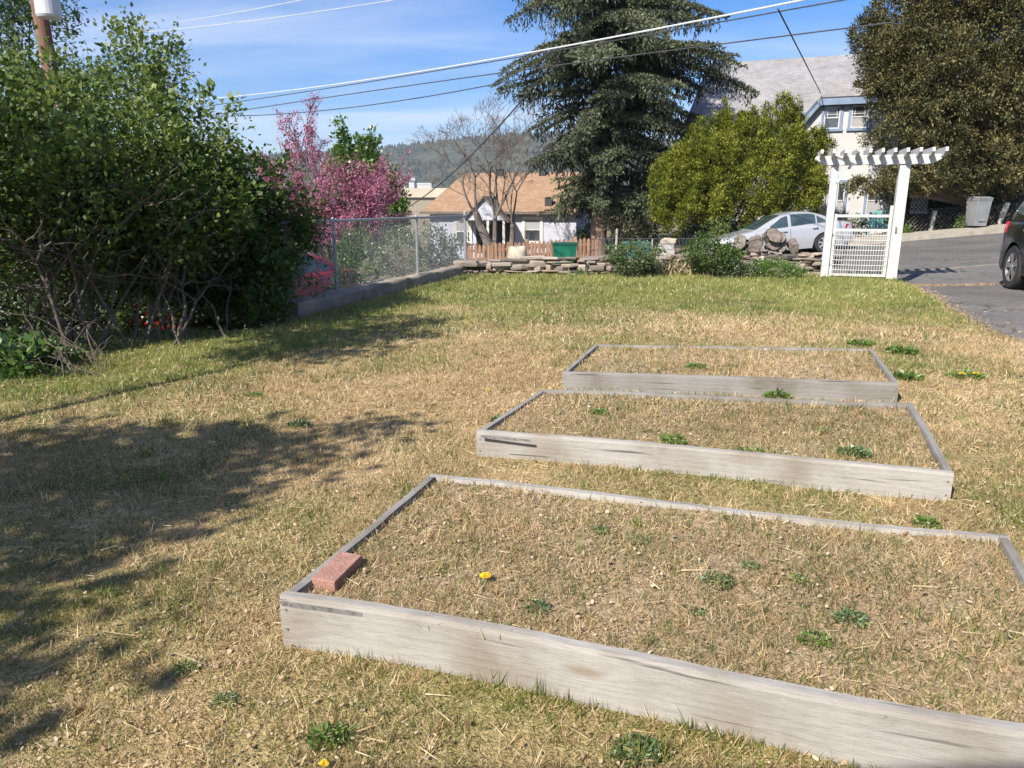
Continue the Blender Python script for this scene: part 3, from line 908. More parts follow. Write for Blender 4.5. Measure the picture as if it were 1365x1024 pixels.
def tinted(mb, tints, name, m, parent, origin):
    o = mb.build(name, m, parent, origin)
    a = o.data.attributes.new('tint', 'FLOAT', 'POINT')
    a.data.foreach_set('value', np.asarray(tints, np.float32))
    return o
def top1(x): return .27 + .05 * math.sin(x * 1.3) + .035 * math.sin(x * 3.7 + 1) + .06 * max(0, (x - 1.2))*.5
mb, ti = stone_run(-1.0, 3.4, WALL_Y, top1, 5)
tinted(mb, ti, 'stonework', stm, wt, wt.location)
def top2(x): return .33 + .14 * sstep(3.4, 5.8, x) + .05 * math.sin(x * 2.9)
mb, ti = stone_run(3.3, 6.55, WALL_Y - .1, top2, 8)
tinted(mb, ti, 'stonework', stm, wt, wt.location)
# earth behind the wall so that it retains something
q = MB(); q.box((2.7, WALL_Y + .5, -.5), (7.4, .5, 1.3)); o = q.build('earth_fill', earth, wt, wt.location)

# arbour with its gate
aL, aR = G(1098, 369), G(1187, 371.5)
ax = Vector((aR.x - aL.x, aR.y - aL.y, 0)); aw = ax.length; axd = ax.normalized(); ayd = Vector((-axd.y, axd.x, 0))
ab = (aL + aR) / 2
ah = D(1160, 219, ab.y).z
at_ = thing('garden_arbour', 'white painted timber arbour with slatted top over the garden gate', 'arbour', ab, (0, 0, math.atan2(axd.y, axd.x)))
for sgn, sx, sy in ((-1, .135, .15), (1, .185, .20)):
    q = MB(); q.box((sgn * aw / 2, 0, ah / 2), (sx, sy, ah + .04)); q.build('post', white, at_, bevel=.006)
bl, br = aw / 2 + .36, aw / 2 + .62
for yy in (-.13, .13):
    q = MB()
    zt, hb = ah + .16, .17
    q.prism([(-bl, yy, zt), (-bl - .02, yy, zt - .05), (-bl + .16, yy, zt - hb), (br - .16, yy, zt - hb), (br + .02, yy, zt - .05), (br, yy, zt)], (0, .045, 0))
    q.build('beam', white, at_, bevel=.004)
for i in range(11):
    xx = -bl + .05 + (bl + br - .1) * i / 10
    q = MB(); hh = .13; zb = ah + .115
    y0, y1 = -.42, .46
    q.prism([(xx, y0, zb + .02 + hh), (xx, y0 - .01, zb + .075), (xx, y0 + .12, zb), (xx, y1 - .12, zb), (xx, y1 + .01, zb + .075), (xx, y1, zb + .02 + hh)], (.05, 0, 0))
    q.build('rafter', white, at_, bevel=.003)
q = MB(); q.bar((-aw / 2 + .05, -.09, ah - .34), (-aw / 2 + .30, -.09, ah + .0), .04, .05); q.build('brace', white, at_)
q = MB(); q.lathe([(.012, 0), (.012, .04), (.02, .045), (.02, .06)], (aw / 2 - .03, -.13, .95), 8, axis='y'); q.box((aw / 2 - .03, -.12, .95), (.03, .012, .11)); q.build('latch', steel, at_)
gz = lambda py: D(1150, py, ab.y).z
gl, gr = -aw / 2 + .11, aw / 2 - .13
gt = thing('garden_gate', 'white gate with open upper rails and wire grid, hung in the arbour', 'gate', ab, (0, 0, math.atan2(axd.y, axd.x)))
z_b, z_m, z_t = .05, gz(307), gz(288)
q = MB()
q.box((gl, .0, (z_t + z_b) / 2), (.055, .05, z_t - z_b + .07)); q.box((gr, 0, (gz(276) + z_b) / 2), (.055, .05, gz(276) - z_b + .05))
for z in (z_b, z_m, z_t): q.box(((gl + gr) / 2, 0.0, z), (gr - gl - .056, .045, .052))
q.build('gate_frame', white, gt, bevel=.003)
q = MB()
nx, nz = 21, 9
for i in range(1, nx):
    x = gl + (gr - gl) * i / nx; q.tube([(x, -.024, z_b), (x, -.024, z_m)], .0055, 5)
for i in range(1, nz):
    z = z_b + (z_m - z_b) * i / nz; q.tube([(gl, -.030, z), (gr, -.030, z)], .0085, 5)
q.build('wire_grid', white, gt)
for z in (.25, z_m - .1):
    q = MB(); q.box((gl - .05, -.03, z), (.07, .012, .05)); q.build('hinge', steel, gt)

# boulder on the wall
bp = D(690, 352, WALL_Y + .15)
q = MB(); q.blob((0, 0, .17), (.20, .17, .22), 77, .16, 14, 10)
o = q.build('boulder', mat('pale_boulder', [(0.3, (.30, .25, .19)), (0.6, (.46, .40, .32)), (0.8, (.56, .50, .41))], rough=.95, scale=7, detail=8, bump=.6), None, None, smooth=True)
o.location = (bp.x, WALL_Y + .2, .19); prop(o, 'pale rounded boulder sitting on the stone wall before the picket fence', 'boulder')
# cut logs heaped on the wall
bark = mat('log_bark', [(0.3, (.085, .07, .06)), (0.6, (.19, .16, .135)), (0.8, (.27, .235, .20))], rough=.95, scale=9, detail=8, bump=.9)
endg = mat('log_end', [(0.35, (.12, .10, .085)), (0.7, (.25, .215, .18))], rough=.9, scale=14, stretch=(1, .2, 1), bump=.3)
logs = [((986, 326), .17, 'split log lying at the left foot of the log heap'), ((1007, 324), .16, 'upright rough log second from left in the log heap'), ((1029, 316), .18, 'largest grey log leaning on the top of the heap'), ((1029, 328), .14, 'dark log wedged under the largest log of the heap'),
        ((1042, 318), .12, 'small log resting high at the right of the log heap'), ((1042, 331), .135, 'round log with its sawn end facing the lawn'), ((1057, 328), .12, 'short log at the right end of the log heap'), ((996, 332), .12, 'low mossy log half buried in weeds on the wall')]
for i, ((px, py), r, lab) in enumerate(logs):
    r *= .84; p = D(px, py, WALL_Y + .12 + .08 * (i % 2))
    a = random.uniform(-.5, .5)
    lt = thing('cut_log', lab, 'log', p, (random.uniform(-.35, .35), random.uniform(-.5, .5), a), group='cut logs heaped on the stone wall')
    q = MB(); prof = [(r * (1 + .06 * math.sin(k * 2.1 + i)), -.17 + .05 * k) for k in range(8)]
    q.lathe(prof, (0, 0, 0), 14, axis='y', cap=False)
    for k, v in enumerate(q.v):
        an = math.atan2(v[2], v[0]); f = 1 + .15 * math.sin(2 * an + i) + .07 * math.sin(5 * an + 2 * i); q.v[k] = (v[0] * f, v[1], v[2] * f)
    q.build('bark', bark, lt)
    for yy in (-.172, .172):
        q = MB(); vs = []
        for k in range(14):
            an = 2 * math.pi * k / 14; f = (1 + .15 * math.sin(2 * an + i) + .07 * math.sin(5 * an + 2 * i)) * .97
            vs.append((r * math.cos(an) * f, yy, r * math.sin(an) * f))
        q.add(vs, [tuple(range(14)) if yy < 0 else tuple(range(14))[::-1]]); q.build('sawn_end', endg, lt)

# brick in the nearest bed
bc = G(453, 752, .18)
brm = mat('red_brick', [(0.3, (.25, .125, .095)), (0.6, (.36, .20, .155)), (0.8, (.42, .26, .21))], rough=.9, scale=22, detail=8, bump=.35, bump_scale=120)
q = MB(); q.box((0, 0, 0), (.19, .088, .056)); o = q.build('brick', brm, None, None, bevel=.004)
e0, e1 = G(425, 768, .185), G(462, 735, .185)
o.location = (G(450, 757, .185).x, G(450, 757, .185).y, .165); o.rotation_euler = (0.02, -.03, math.atan2(e1.y - e0.y, e1.x - e0.x))
prop(o, 'red clay brick lying in the left corner of the nearest bed', 'brick')

# ------------------------------------------------------------------ houses
def plane_hit(px, py, P0, th):
    """where the view ray of a photo pixel meets the upright plane through P0 turned by th: (s along it, height above P0)"""
    a, f, u = ray(px, py); ex = (math.cos(th), math.sin(th)); ey = (-math.sin(th), math.cos(th))
    t = (P0[0] * ey[0] + P0[1] * ey[1]) / (a * ey[0] + f * ey[1])
    x, y = a * t, f * t
    return (x - P0[0]) * ex[0] + (y - P0[1]) * ex[1], CAM_H + u * t - P0[2]
glass = mat('window_glass', [(0.35, (.035, .042, .045)), (0.7, (.09, .10, .105))], rough=.06, scale=1.5, spec=.9)
blind = mat('window_blind', [(0.35, (.26, .26, .26)), (0.65, (.33, .33, .33))], rough=.7, scale=2, stretch=(.2, 1, 30), spec=.5)
def window(parent, s0, s1, z0, z1, d, frame_m, sash_m, lower=None, upper=None, mid=.5, fw=.07, muntin=True):
    """double-hung window in a wall of local depth d (front faces -d)"""
    q = MB()
    q.box(((s0 + s1) / 2, d - .02, z1 - fw / 2), (s1 - s0, .07, fw)); q.box(((s0 + s1) / 2, d - .03, z0 + fw / 2), (s1 - s0 + .06, .10, fw))
    for s in (s0 + fw / 2, s1 - fw / 2): q.box((s, d - .02, (z0 + z1) / 2), (fw - .001, .068, z1 - z0 - 2 * fw))
    w_ = q.build('window', frame_m, parent)
    zm = z0 + (z1 - z0) * mid
    q = MB(); sw = .045; a, b, lo, hi = s0 + fw, s1 - fw, z0 + fw, z1 - fw
    for z in (lo + sw / 2, zm, hi - sw / 2): q.box(((a + b) / 2, d - .022, z), (b - a, .04, sw))
    for s in (a + sw / 2, b - sw / 2): q.box((s, d - .021, (lo + hi) / 2), (sw, .038, hi - lo - .002))
    if muntin:
        h = hi - zm
        q.box(((a + b) / 2, d - .020, zm + h * .30), (b - a - .1, .03, .022))
        for f in (.2, .8): q.box((a + (b - a) * f, d - .019, (zm + hi) / 2), (.022, .028, h - .06))
    q.build('sash', sash_m, w_)
    q = MB(); q.box(((a + b) / 2, d - .009, (lo + zm) / 2), (b - a, .01, zm - lo)); q.build('pane', lower or glass, w_)
    q = MB(); q.box(((a + b) / 2, d - .008, (zm + hi) / 2), (b - a, .01, hi - zm)); q.build('pane', upper or glass, w_)
    return w_

def shinglemat(name, c1, c2, mortar, sc=1.0):
    m, nt, out = _new(name)
    p = nt.nodes.new('ShaderNodeBsdfPrincipled'); p.inputs['Roughness'].default_value = .95; p.inputs['Specular IOR Level'].default_value = .1
    tc = nt.nodes.new('ShaderNodeTexCoord'); br = nt.nodes.new('ShaderNodeTexBrick')
    br.inputs['Color1'].default_value = (*c1, 1); br.inputs['Color2'].default_value = (*c2, 1); br.inputs['Mortar'].default_value = (*mortar, 1)
    br.inputs['Scale'].default_value = 3.4 * sc; br.inputs['Brick Width'].default_value = .75; br.inputs['Row Height'].default_value = .36; br.inputs['Mortar Size'].default_value = .028; br.inputs['Mortar Smooth'].default_value = .4
    nt.links.new(tc.outputs['UV'], br.inputs['Vector'])
    n = nt.nodes.new('ShaderNodeTexNoise'); n.inputs['Scale'].default_value = 1.1; n.inputs['Detail'].default_value = 9; n.inputs['Roughness'].default_value = .75
    nt.links.new(tc.outputs['UV'], n.inputs['Vector'])
    r = ramp(nt, [(.3, (.72, .70, .70)), (.6, (1.02, 1.02, 1.02)), (.8, (1.2, 1.18, 1.15))]); nt.links.new(n.outputs['Fac'], r.inputs[0])
    ml = nt.nodes.new('ShaderNodeMix'); ml.data_type = 'RGBA'; ml.blend_type = 'MULTIPLY'; ml.inputs['Factor'].default_value = 1
    nt.links.new(br.outputs['Color'], ml.inputs['A']); nt.links.new(r.outputs[0], ml.inputs['B']); nt.links.new(ml.outputs['Result'], p.inputs['Base Color'])
    nt.links.new(p.outputs[0], out.inputs[0])
    return m
def roof_slab(name, quad, th, m, parent):
    """sloped roof plane with thickness; UV in metres. quad: eave left, eave right, ridge right, ridge left"""
    q = [Vector(p) for p in quad]
    nrm = (q[1] - q[0]).cross(q[-1] - q[0]).normalized()
    vs = q + [p - nrm * th for p in q]; n = len(q)
    fs = [tuple(range(n)), tuple(range(n, 2 * n))[::-1]] + [((i + 1) % n, i, n + i, n + (i + 1) % n) for i in range(n)]
    me = bpy.data.meshes.new(name); me.from_pydata([tuple(v) for v in vs], [], fs)
    uvl = me.uv_layers.new(name='UVMap'); ux = (q[1] - q[0]).normalized(); uy = nrm.cross(ux)
    for l in me.loops:
        p = vs[l.vertex_index] - q[0]; uvl.data[l.index].uv = (p.dot(ux), p.dot(uy))
    return link_mesh(me, name, m, parent)

stucco = mat('pale_stucco', [(0.3, (.42, .415, .41)), (0.6, (.49, .485, .48)), (0.8, (.52, .515, .51))], rough=.9, scale=1.2, detail=8, bump=.1, bump_scale=60)
bluetrim = mat('slate_blue_trim', [(0.3, (.13, .18, .27)), (0.7, (.20, .26, .37))], rough=.6, scale=3)
greyshing = shinglemat('grey_shingle', (.24, .235, .24), (.30, .295, .30), (.185, .18, .185))
TH = math.radians(-20)
P0 = D(1072, 157, 30.5); P0.z = .35
wh = thing('white_house', 'white house with grey shingle roof and blue trimmed gable behind the arbour', 'house', P0, (0, 0, TH))
hit = lambda px, py: plane_hit(px, py, P0, TH)
W = hit(1196, 200)[0]
zc = hit(1130, 131)[1]; sc0 = hit(1092, 131)[0]; ze = hit(1069, 160)[1]
sc1 = W - sc0
q = MB(); q.prism([(0, 0, -1), (W, 0, -1), (W, 0, ze + .12), (sc1, 0, zc - .02), (sc0, 0, zc - .02), (0, 0, ze + .12)], (0, 6.0, 0)); q.build('gable_wall', stucco, wh)
q = MB(); q.box((-2.35, 3.4, 1.3), (4.65, 4.6, 4.6)); q.box((W + 3.2, 3.4, 1.3), (6.35, 4.6, 4.6)); q.build('wall', stucco, wh)
rz = hit(1100, 71)[1]
rd = 5.2
rz = D(1100, 71, 34.5).z - P0.z
ez = 3.75
roof_slab('roof', [(-5.0, .55, ez), (W + 7, .55, ez), (W + 7, rd, rz), (-4.4, rd, rz)], .16, greyshing, wh)
roof_slab('roof', [(W + 7, 2 * rd - .55, ez), (-5.0, 2 * rd - .55, ez), (-4.4, rd + .002, rz), (W + 7, rd + .002, rz)], .16, greyshing, wh)
q = MB(); q.box((W / 2 + 1.0, .50, ez - .09), (W + 12.0, .06, .20)); q.build('gutter', white, wh)
# clipped gable: two side slopes and the small front slope
oh = .28; ts = (zc - ze - .12) / sc0
ov = .35
def slope_z(s): return ze + .12 + ts * s + .04
rmid = W / 2; rdg = slope_z(rmid)
rdg = min(rdg, zc + .75)
roof_slab('gable_roof', [(-ov, 4.6, slope_z(-ov)), (-ov, -oh, slope_z(-ov)), (sc0, -oh, slope_z(sc0)), (sc0 + .55, .55, slope_z(sc0 + .55)), (sc0 + .55, 4.6, slope_z(sc0 + .55))], .10, greyshing, wh)
roof_slab('gable_roof', [(W + ov, -oh, slope_z(-ov)), (W + ov, 4.6, slope_z(-ov)), (W - sc0 - .55, 4.6, slope_z(sc0 + .55)), (W - sc0 - .55, .55, slope_z(sc0 + .55)), (W - sc0, -oh, slope_z(sc0))], .10, greyshing, wh)
roof_slab('gable_roof', [(sc0, -oh, slope_z(sc0) + .003), (sc1, -oh, slope_z(sc0) + .003), (sc1 - .55, .55, slope_z(sc0 + .55) + .003), (sc0 + .55, .55, slope_z(sc0 + .55) + .003)], .09, greyshing, wh)
q = MB()
def fas(a, b): q.bar((a[0], -oh + .03, a[1] - .20), (b[0], -oh + .03, b[1] - .20), .06, .24, up=(-(b[1] - a[1]), 0, b[0] - a[0]))
fas((-ov, slope_z(-ov) + .03), (sc0, slope_z(sc0) + .03)); fas((sc0, slope_z(sc0) + .031), (sc1, slope_z(sc0) + .031)); fas((sc1, slope_z(sc0) + .03), (W + ov, slope_z(-ov) + .03))
q.build('fascia', bluetrim, wh)
(a0, z0), (a1, z1_), (b0, _), (b1, z1b) = hit(1093, 176), hit(1126, 138), hit(1128, 176), hit(1163, 135)
window(wh, a0, a1 - .02, z0, z1_, 0, bluetrim, white, glass, glass, .5, .10)
window(wh, b0 + .02, b1, z0, z1_, 0, bluetrim, white, blind, glass, .5, .10)
for (p0, p1, lo) in (((1108, 300), (1131, 240), blind), ((1148, 300), (1184, 240), blind)):
    (c0, y0), (c1, y1) = hit(*p0), hit(*p1)
    window(wh, c0, c1, y0 + .1, y1, 0, bluetrim, white, lo, glass, .52, .09, False)
for px in (1057, 1066):
    s, z = hit(px, 285); q = MB(); q.box((s, .30, .6), (.09, .09, 3.2)); q.build('porch_post', white, wh)
q = MB(); q.box((.05, -.03, 1.5), (.10, .06, 4.2)); q.build('corner_board', bluetrim, wh)

# the low house across the street on the left
lilac_w = mat('lilac_white_siding', [(0.3, (.38, .39, .45)), (0.7, (.46, .47, .53))], rough=.8, scale=2, stretch=(.3, .3, 12), bump=.2)
orange = shinglemat('tan_shingle', (.29, .185, .115), (.37, .25, .165), (.20, .125, .08), 1.3)
TL = math.radians(-12)
PL = D(574, 330, 36.5); PL.z = -1.35
lh_ = thing('cottage', 'low pale cottage with orange brown shingle roof across the street', 'house', PL, (0, 0, TL))
hl = lambda px, py: plane_hit(px, py, PL, TL)
WL = hl(768, 300)[0]; el = hl(680, 281)[1]; DL = 7.5
q = MB(); q.box((WL / 2, DL / 2, el / 2 - .2), (WL, DL, el + .4)); q.build('wall', lilac_w, lh_)
rl = hl(690, 228)[1] * 1.10 - .35
mid = DL / 2
roof_slab('roof', [(-.35, -.35, el - .05), (WL + .35, -.35, el - .05), (WL + .1, mid, rl), (.75, mid, rl)], .12, orange, lh_)
roof_slab('roof', [(WL + .35, DL + .35, el - .05), (-.35, DL + .35, el - .05), (.75, mid, rl + .002), (WL + .1, mid, rl + .002)], .12, orange, lh_)
roof_slab('roof', [(-.35, DL + .34, el - .052), (-.35, -.34, el - .052), (.75, mid - .01, rl - .002), (.75, mid + .01, rl - .002)], .12, orange, lh_)
q = MB(); q.prism([(WL + .01, -.1, el - .1), (WL + .01, DL + .1, el - .1), (WL + .01, mid, rl - .2)], (-.1, 0, 0)); q.build('gable_end', mat('shaded_siding', [(0.3, (.17, .19, .22)), (0.7, (.25, .27, .30))], scale=3), lh_)  # the shade on this end wall is put into a greyer siding colour
dark = mat('dark_opening', [(0.3, (.02, .02, .022)), (0.7, (.05, .05, .05))], rough=.7, scale=3)
creamt = mat('cream_trim', [(0.3, (.62, .60, .52)), (0.7, (.74, .72, .66))], rough=.7, scale=4)
g0, gp, g1 = hl(628, 293), hl(652, 263), hl(681, 293)
pd = -1.25
q = MB(); q.prism([(g0[0], pd, g0[1]), (g1[0], pd, g1[1]), (gp[0] + .05, pd, gp[1] - .05)], (0, .1, 0)); q.build('porch_gable', lilac_w, lh_)
for (a, b) in (((g0[0] - .2, g0[1] - .08), (gp[0] + .05, gp[1] + .05)), ((g1[0] + .2, g1[1] - .08), (gp[0] + .05, gp[1] + .05))):
    lo, hi = (a, b)
    v = [(lo[0], pd - .15, lo[1]), (lo[0], 1.6, lo[1]), (hi[0], 1.6, hi[1]), (hi[0], pd - .15, hi[1])]
    if lo[0] < hi[0]: v = v[::-1]
    roof_slab('porch_roof', v, .07, mat('porch_felt', [(0.3, (.12, .10, .09)), (0.7, (.22, .18, .15))], scale=5), lh_)
for s in (g0[0] + .1, (g0[0] + g1[0]) / 2 + .15, g1[0] - .08):
    q = MB(); q.box((s, pd + .05, g0[1] / 2 - .15), (.11, .11, g0[1] + .25)); q.build('porch_post', creamt, lh_)
q = MB(); q.box(((g0[0] + g1[0]) / 2, pd / 2, -.05), (g1[0] - g0[0], -pd - .02, .4)); q.build('porch_floor', conc, lh_)
q = MB(); q.box((hl(668, 300)[0], -.04, 1.0), (.9, .06, 2.0)); q.build('door', dark, lh_)
q = MB(); s = hl(645, 300)[0]; q.box((s, -.04, 1.2), (.75, .05, 1.3)); q.build('porch_window', dark, lh_)
c0, y0 = hl(607, 325); c1, y1 = hl(628, 292); window(lh_, c0 - .05, c1 + .05, y0, y1, 0, white, creamt, glass, blind, .5, .09, False)
c0, y0 = hl(699, 325); c1, y1 = hl(721, 289); window(lh_, c0 - .1, c1 + .1, y0, y1, 0, creamt, white, glass, blind, .52, .10, False)
for px, py in ((640, 233), (697, 230), (756, 227), (730, 272)):
    q = MB(); s, z = hl(px, py); dd = (mid - .25) if py < 250 else .35
    z2_ = el - .05 + (rl - el) * (dd + .35) / (mid + .35)
    q.box((s * (1.0 if py > 250 else 1.075), dd, z2_ + .1), (.34, .34, .36)); q.lathe([(.2, 0), (.22, .05), (.1, .09)], (s * (1.0 if py > 250 else 1.075), dd, z2_ + .28), 8); q.build('roof_vent', dark, lh_)
q = MB(); q.bar((-.4, -.38, el - .10), (WL + .4, -.38, el - .10), .06, .12); q.build('gutter', mat('dark_gutter', [(0.3, (.10, .08, .07)), (0.7, (.16, .13, .11))]), lh_)

# buildings down in the valley
def far_building(label, px0, px1, py0, py1, y, wall_m, roof_m, dep=14, flat=False):
    a, b = D(px0, py1, y), D(px1, py0, y)
    t = thing('valley_building', label, 'building', ((a.x + b.x) / 2, y, a.z - 6), group='buildings in the valley below the hills')
    wd = b.x - a.x; h = b.z - a.z
    q = MB(); q.box((0, dep / 2, (h * .62 + 6) / 2), (wd, dep, h * .62 + 6)); q.build('wall', wall_m, t)
    q = MB()
    if flat: q.box((0, dep / 2, 6 + h * .81), (wd * 1.02, dep * 1.03, h * .38))
    else: q.prism([(-wd / 2 - .4, -.5, 6 + h * .62), (-wd / 2 - .4, dep + .5, 6 + h * .62), (-wd / 2 - .4, dep / 2, 6 + h)], (wd + .8, 0, 0))
    q.build('roof', roof_m, t)
tanr = mat('pale_tan_roof', [(0.3, (.40, .34, .26)), (0.7, (.55, .48, .38))], rough=.9, scale=.3)
far_building('long pale tan roofed building beyond the bare tree', 538, 596, 251, 283, 95, mat('tan_wall', [(0.3, (.24, .20, .155)), (0.7, (.31, .27, .215))], scale=.3), tanr, 22, True)
far_building('white shed with grey roof at the foot of the hill', 545, 552, 240, 246, 520, stucco, greyshing)
far_building('long white roofed building at the foot of the hill', 556, 575, 244, 250, 500, stucco, stucco, 14, True)
far_building('small white house left of the others at the hill foot', 533, 540, 243, 249, 540, stucco, tanr)
far_building('small white house high among the hill trees', 548, 553, 235, 239, 650, stucco, greyshing)

# ------------------------------------------------------------------ fences across the street
cedar = mat('cedar_picket', [(0.3, (.13, .07, .045)), (0.5, (.25, .14, .085)), (0.75, (.38, .25, .165))], rough=.9, scale=2.2, stretch=(5, 5, .5), detail=6)
fa, fb = D(624, 340, 26.6), D(790, 340, 25.9)
pf = thing('picket_fence', 'orange brown cedar picket fence in front of the cottage', 'fence', (fa.x, fa.y, float(terrain(fa.x, fa.y))), (0, 0, math.atan2(fb.y - fa.y, fb.x - fa.x)))
Lf = (fb - fa).length
tz = lambda s: float(terrain(fa.x + s, fa.y)) - float(terrain(fa.x, fa.y))
ztop = lambda s: D(624 + 166 * s / Lf, 326 - 10 * s / Lf, fa.y).z - pf.location.z
q = MB(); n = int(Lf / .145)
for i in range(n + 1):
    s = i * .145 + random.uniform(-.012, .012); z0 = tz(s) + .03; z1 = ztop(s) + random.uniform(-.04, .03); h = .05
    q.prism([(s - h, 0, z0), (s + h, 0, z0), (s + h, 0, z1 - .06), (s + .015, 0, z1), (s - .015, 0, z1), (s - h, 0, z1 - .06)], (random.uniform(-.01, .01), .022, 0))
q.build('pickets', cedar, pf)
for k in (.25, .78):
    q = MB(); q.bar((0, .045, tz(0) + (ztop(0) - tz(0)) * k), (Lf, .045, tz(Lf) + (ztop(Lf) - tz(Lf)) * k), .04, .08); q.build('rail', cedar, pf)
for s in (0.0, Lf * .48, Lf * .86, Lf):
    q = MB(); q.box((s, .06, (tz(s) + ztop(s)) / 2 + .02), (.11, .09, ztop(s) - tz(s) + .1)); q.build('post', cedar, pf)
iron = mat('dark_iron', [(0.3, (.05, .05, .05)), (0.7, (.10, .095, .09))], rough=.6, scale=8)
greywood = mat('grey_post_wood', [(0.3, (.24, .22, .19)), (0.7, (.42, .40, .36))], rough=.9, scale=3, stretch=(5, 5, .6))
def wire_fence(label, px0, px1, pyt0, pyt1, y, posts, step, rad, horiz, name='wire_fence', diag=False):
    a, b = D(px0, 320, y), D(px1, 320, y)
    base = Vector((a.x, y, float(terrain(a.x, y)) + .2))
    t = thing(name, label, 'fence', base)
    zt = lambda x: D(px0 + (px1 - px0) * (x - a.x) / (b.x - a.x), pyt0 + (pyt1 - pyt0) * (x - a.x) / (b.x - a.x), y).z
    zb = lambda x: float(terrain(x, y)) + .18
    q = MB(); x = a.x
    while x < b.x:
        if diag:
            h = zt(x) - zb(x)
            for sg in (-1, 1):
                x2 = min(max(x + sg * h, a.x), b.x); k = abs(x2 - x) / h
                q.tube([(x, y, zb(x)), (x2, y + .004 * sg, zb(x) + (zt(x2) - zb(x)) * k)], rad, 3, cap=False)
        else: q.tube([(x, y, zb(x)), (x, y, zt(x))], rad, 4)
        x += step
    for k in horiz: q.tube([(a.x, y - .01, zb(a.x) + (zt(a.x) - zb(a.x)) * k), (b.x, y - .01, zb(b.x) + (zt(b.x) - zb(b.x)) * k)], rad * 1.3, 4)
    q.build('wire_mesh', iron, t, base)
    for p in posts:
        c = D(p[0], p[1], y); q = MB(); q.tube([(c.x, y + .02, zb(c.x) - .3), (c.x + p[3], y + .02, c.z)], p[2], 9); q.build('post', greywood, t, base)
    return t
wire_fence('thin dark wire garden fence round the foot of the spruce', 788, 940, 318, 318, 25.9, [(822, 305, .045, .02), (955, 298, .045, 0), (870, 318, .03, 0)], .125, .009, (.02, .5, .99))
wire_fence('sagging wire mesh fence on grey wooden posts beyond the street', 1192, 1350, 281, 272, 25.9, [(1243, 281, .075, .1), (1333, 270, .095, .28)], .16, .007, (.01, .99), diag=True)

# ------------------------------------------------------------------ bins, chair, shovel, lattice
def wheelie(name, label, loc, w_, d_, h, m, mlid, rotz=0):
    t = thing(name, label, 'bin', loc, (0, 0, rotz))
    q = MB(); k = .82
    b = [(-w_ / 2 * k, -d_ / 2 * k), (w_ / 2 * k, -d_ / 2 * k), (w_ / 2 * k, d_ / 2 * k), (-w_ / 2 * k, d_ / 2 * k)]
    tp = [(-w_ / 2, -d_ / 2), (w_ / 2, -d_ / 2), (w_ / 2, d_ / 2), (-w_ / 2, d_ / 2)]
    vs = [(x, y, .05) for x, y in b] + [(x, y, h * .86) for x, y in tp] + [(x * 1.05, y * 1.05, h * .87) for x, y in tp] + [(x * 1.05, y * 1.05, h * .92) for x, y in tp]
    q.add(vs, [(3, 2, 1, 0)] + [(4 * r + i, 4 * r + (i + 1) % 4, 4 * r + 4 + (i + 1) % 4, 4 * r + 4 + i) for r in range(3) for i in range(4)] + [(12, 13, 14, 15)])
    q.box((0, -d_ / 2 * .93, h * .45), (w_ * .5, .03, h * .5)); q.build('body', m, t, bevel=.01)
    q = MB(); q.prism([(-w_ / 2 * 1.08, -d_ / 2 * 1.12, h * .925), (-w_ / 2 * 1.08, -d_ / 2 * 1.12, h * .95), (-w_ / 2 * 1.08, -d_ * .2, h), (-w_ / 2 * 1.08, d_ * .35, h * .99), (-w_ / 2 * 1.08, d_ * .55, h * .925)], (w_ * 1.08, 0, 0)); q.build('lid', mlid, t, bevel=.012)
    for s in (-1, 1):
        q = MB(); q.lathe([(.11, -.025), (.12, 0), (.11, .025)], (s * w_ * .46, d_ * .42, .12), 14, axis='x'); q.build('wheel', iron, t)
    q = MB(); q.tube([(-w_ * .4, d_ * .62, h * .9), (w_ * .4, d_ * .62, h * .9)], .018, 8); q.build('handle', m, t)
    return t
green_p = mat('green_plastic', [(0.3, (.005, .085, .050)), (0.7, (.012, .14, .085))], rough=.4, scale=3)
green_l = mat('green_lid_plastic', [(0.3, (.008, .06, .042)), (0.7, (.015, .10, .07))], rough=.35, scale=3)
bpnt = D(752, 345, 25.0); gz_ = float(street_z(bpnt.x)) + .16
wheelie('wheeled_bin', 'dark green lidded wheeled bin in front of the picket fence', (bpnt.x, 25.0, gz_), .80, .75, D(752, 323, 25).z - gz_, green_p, green_l)
grey_p = mat('grey_plastic', [(0.3, (.17, .175, .18)), (0.7, (.25, .255, .26))], rough=.5, scale=3)
bg = D(1300, 312, 25.2); gz_ = float(street_z(bg.x)) + .18
wheelie('wheeled_bin', 'tall grey wheeled bin against the wire fence at the right', (bg.x, 25.25, gz_), .52, .55, 1.02, grey_p, grey_p, .1)
blue_p = mat('teal_plastic', [(0.3, (.03, .12, .14)), (0.7, (.06, .20, .22))], rough=.4, scale=3)
bb = D(848, 338, 25.2)
wheelie('wheeled_bin', 'blue green lidded bin half hidden behind the rose bush', (bb.x, 25.3, bb.z - .5), .85, .6, D(848, 322, 25.2).z - bb.z + .5, blue_p, blue_p)
p = D(888, 338, 25.0)
t = thing('block_stack', 'grey concrete blocks stacked by the thin wire fence', 'block stack', (p.x, 25.0, p.z - .3))
blockm = mat('grey_block', [(0.3, (.28, .27, .25)), (0.7, (.42, .41, .38))], rough=.95, scale=6)
for dx, dz, sx in ((0, .12, .50), (.02, .33, .46), (-.02, .53, .48)):
    q = MB(); q.box((dx, 0, dz), (sx, .35, .19)); q.build('block', blockm, t, bevel=.01)
q = MB(); q.prism([(-.22, -.2, .63), (.24, -.2, .63), (.30, -.2, .80), (-.05, -.2, .83), (-.20, -.2, .74)], (0, .35, 0)); q.build('cap_stone', mat('pale_boulder', []), t, bevel=.02)
teal = mat('teal_paint', [(0.3, (.05, .20, .19)), (0.7, (.09, .29, .27))], rough=.6, scale=3)
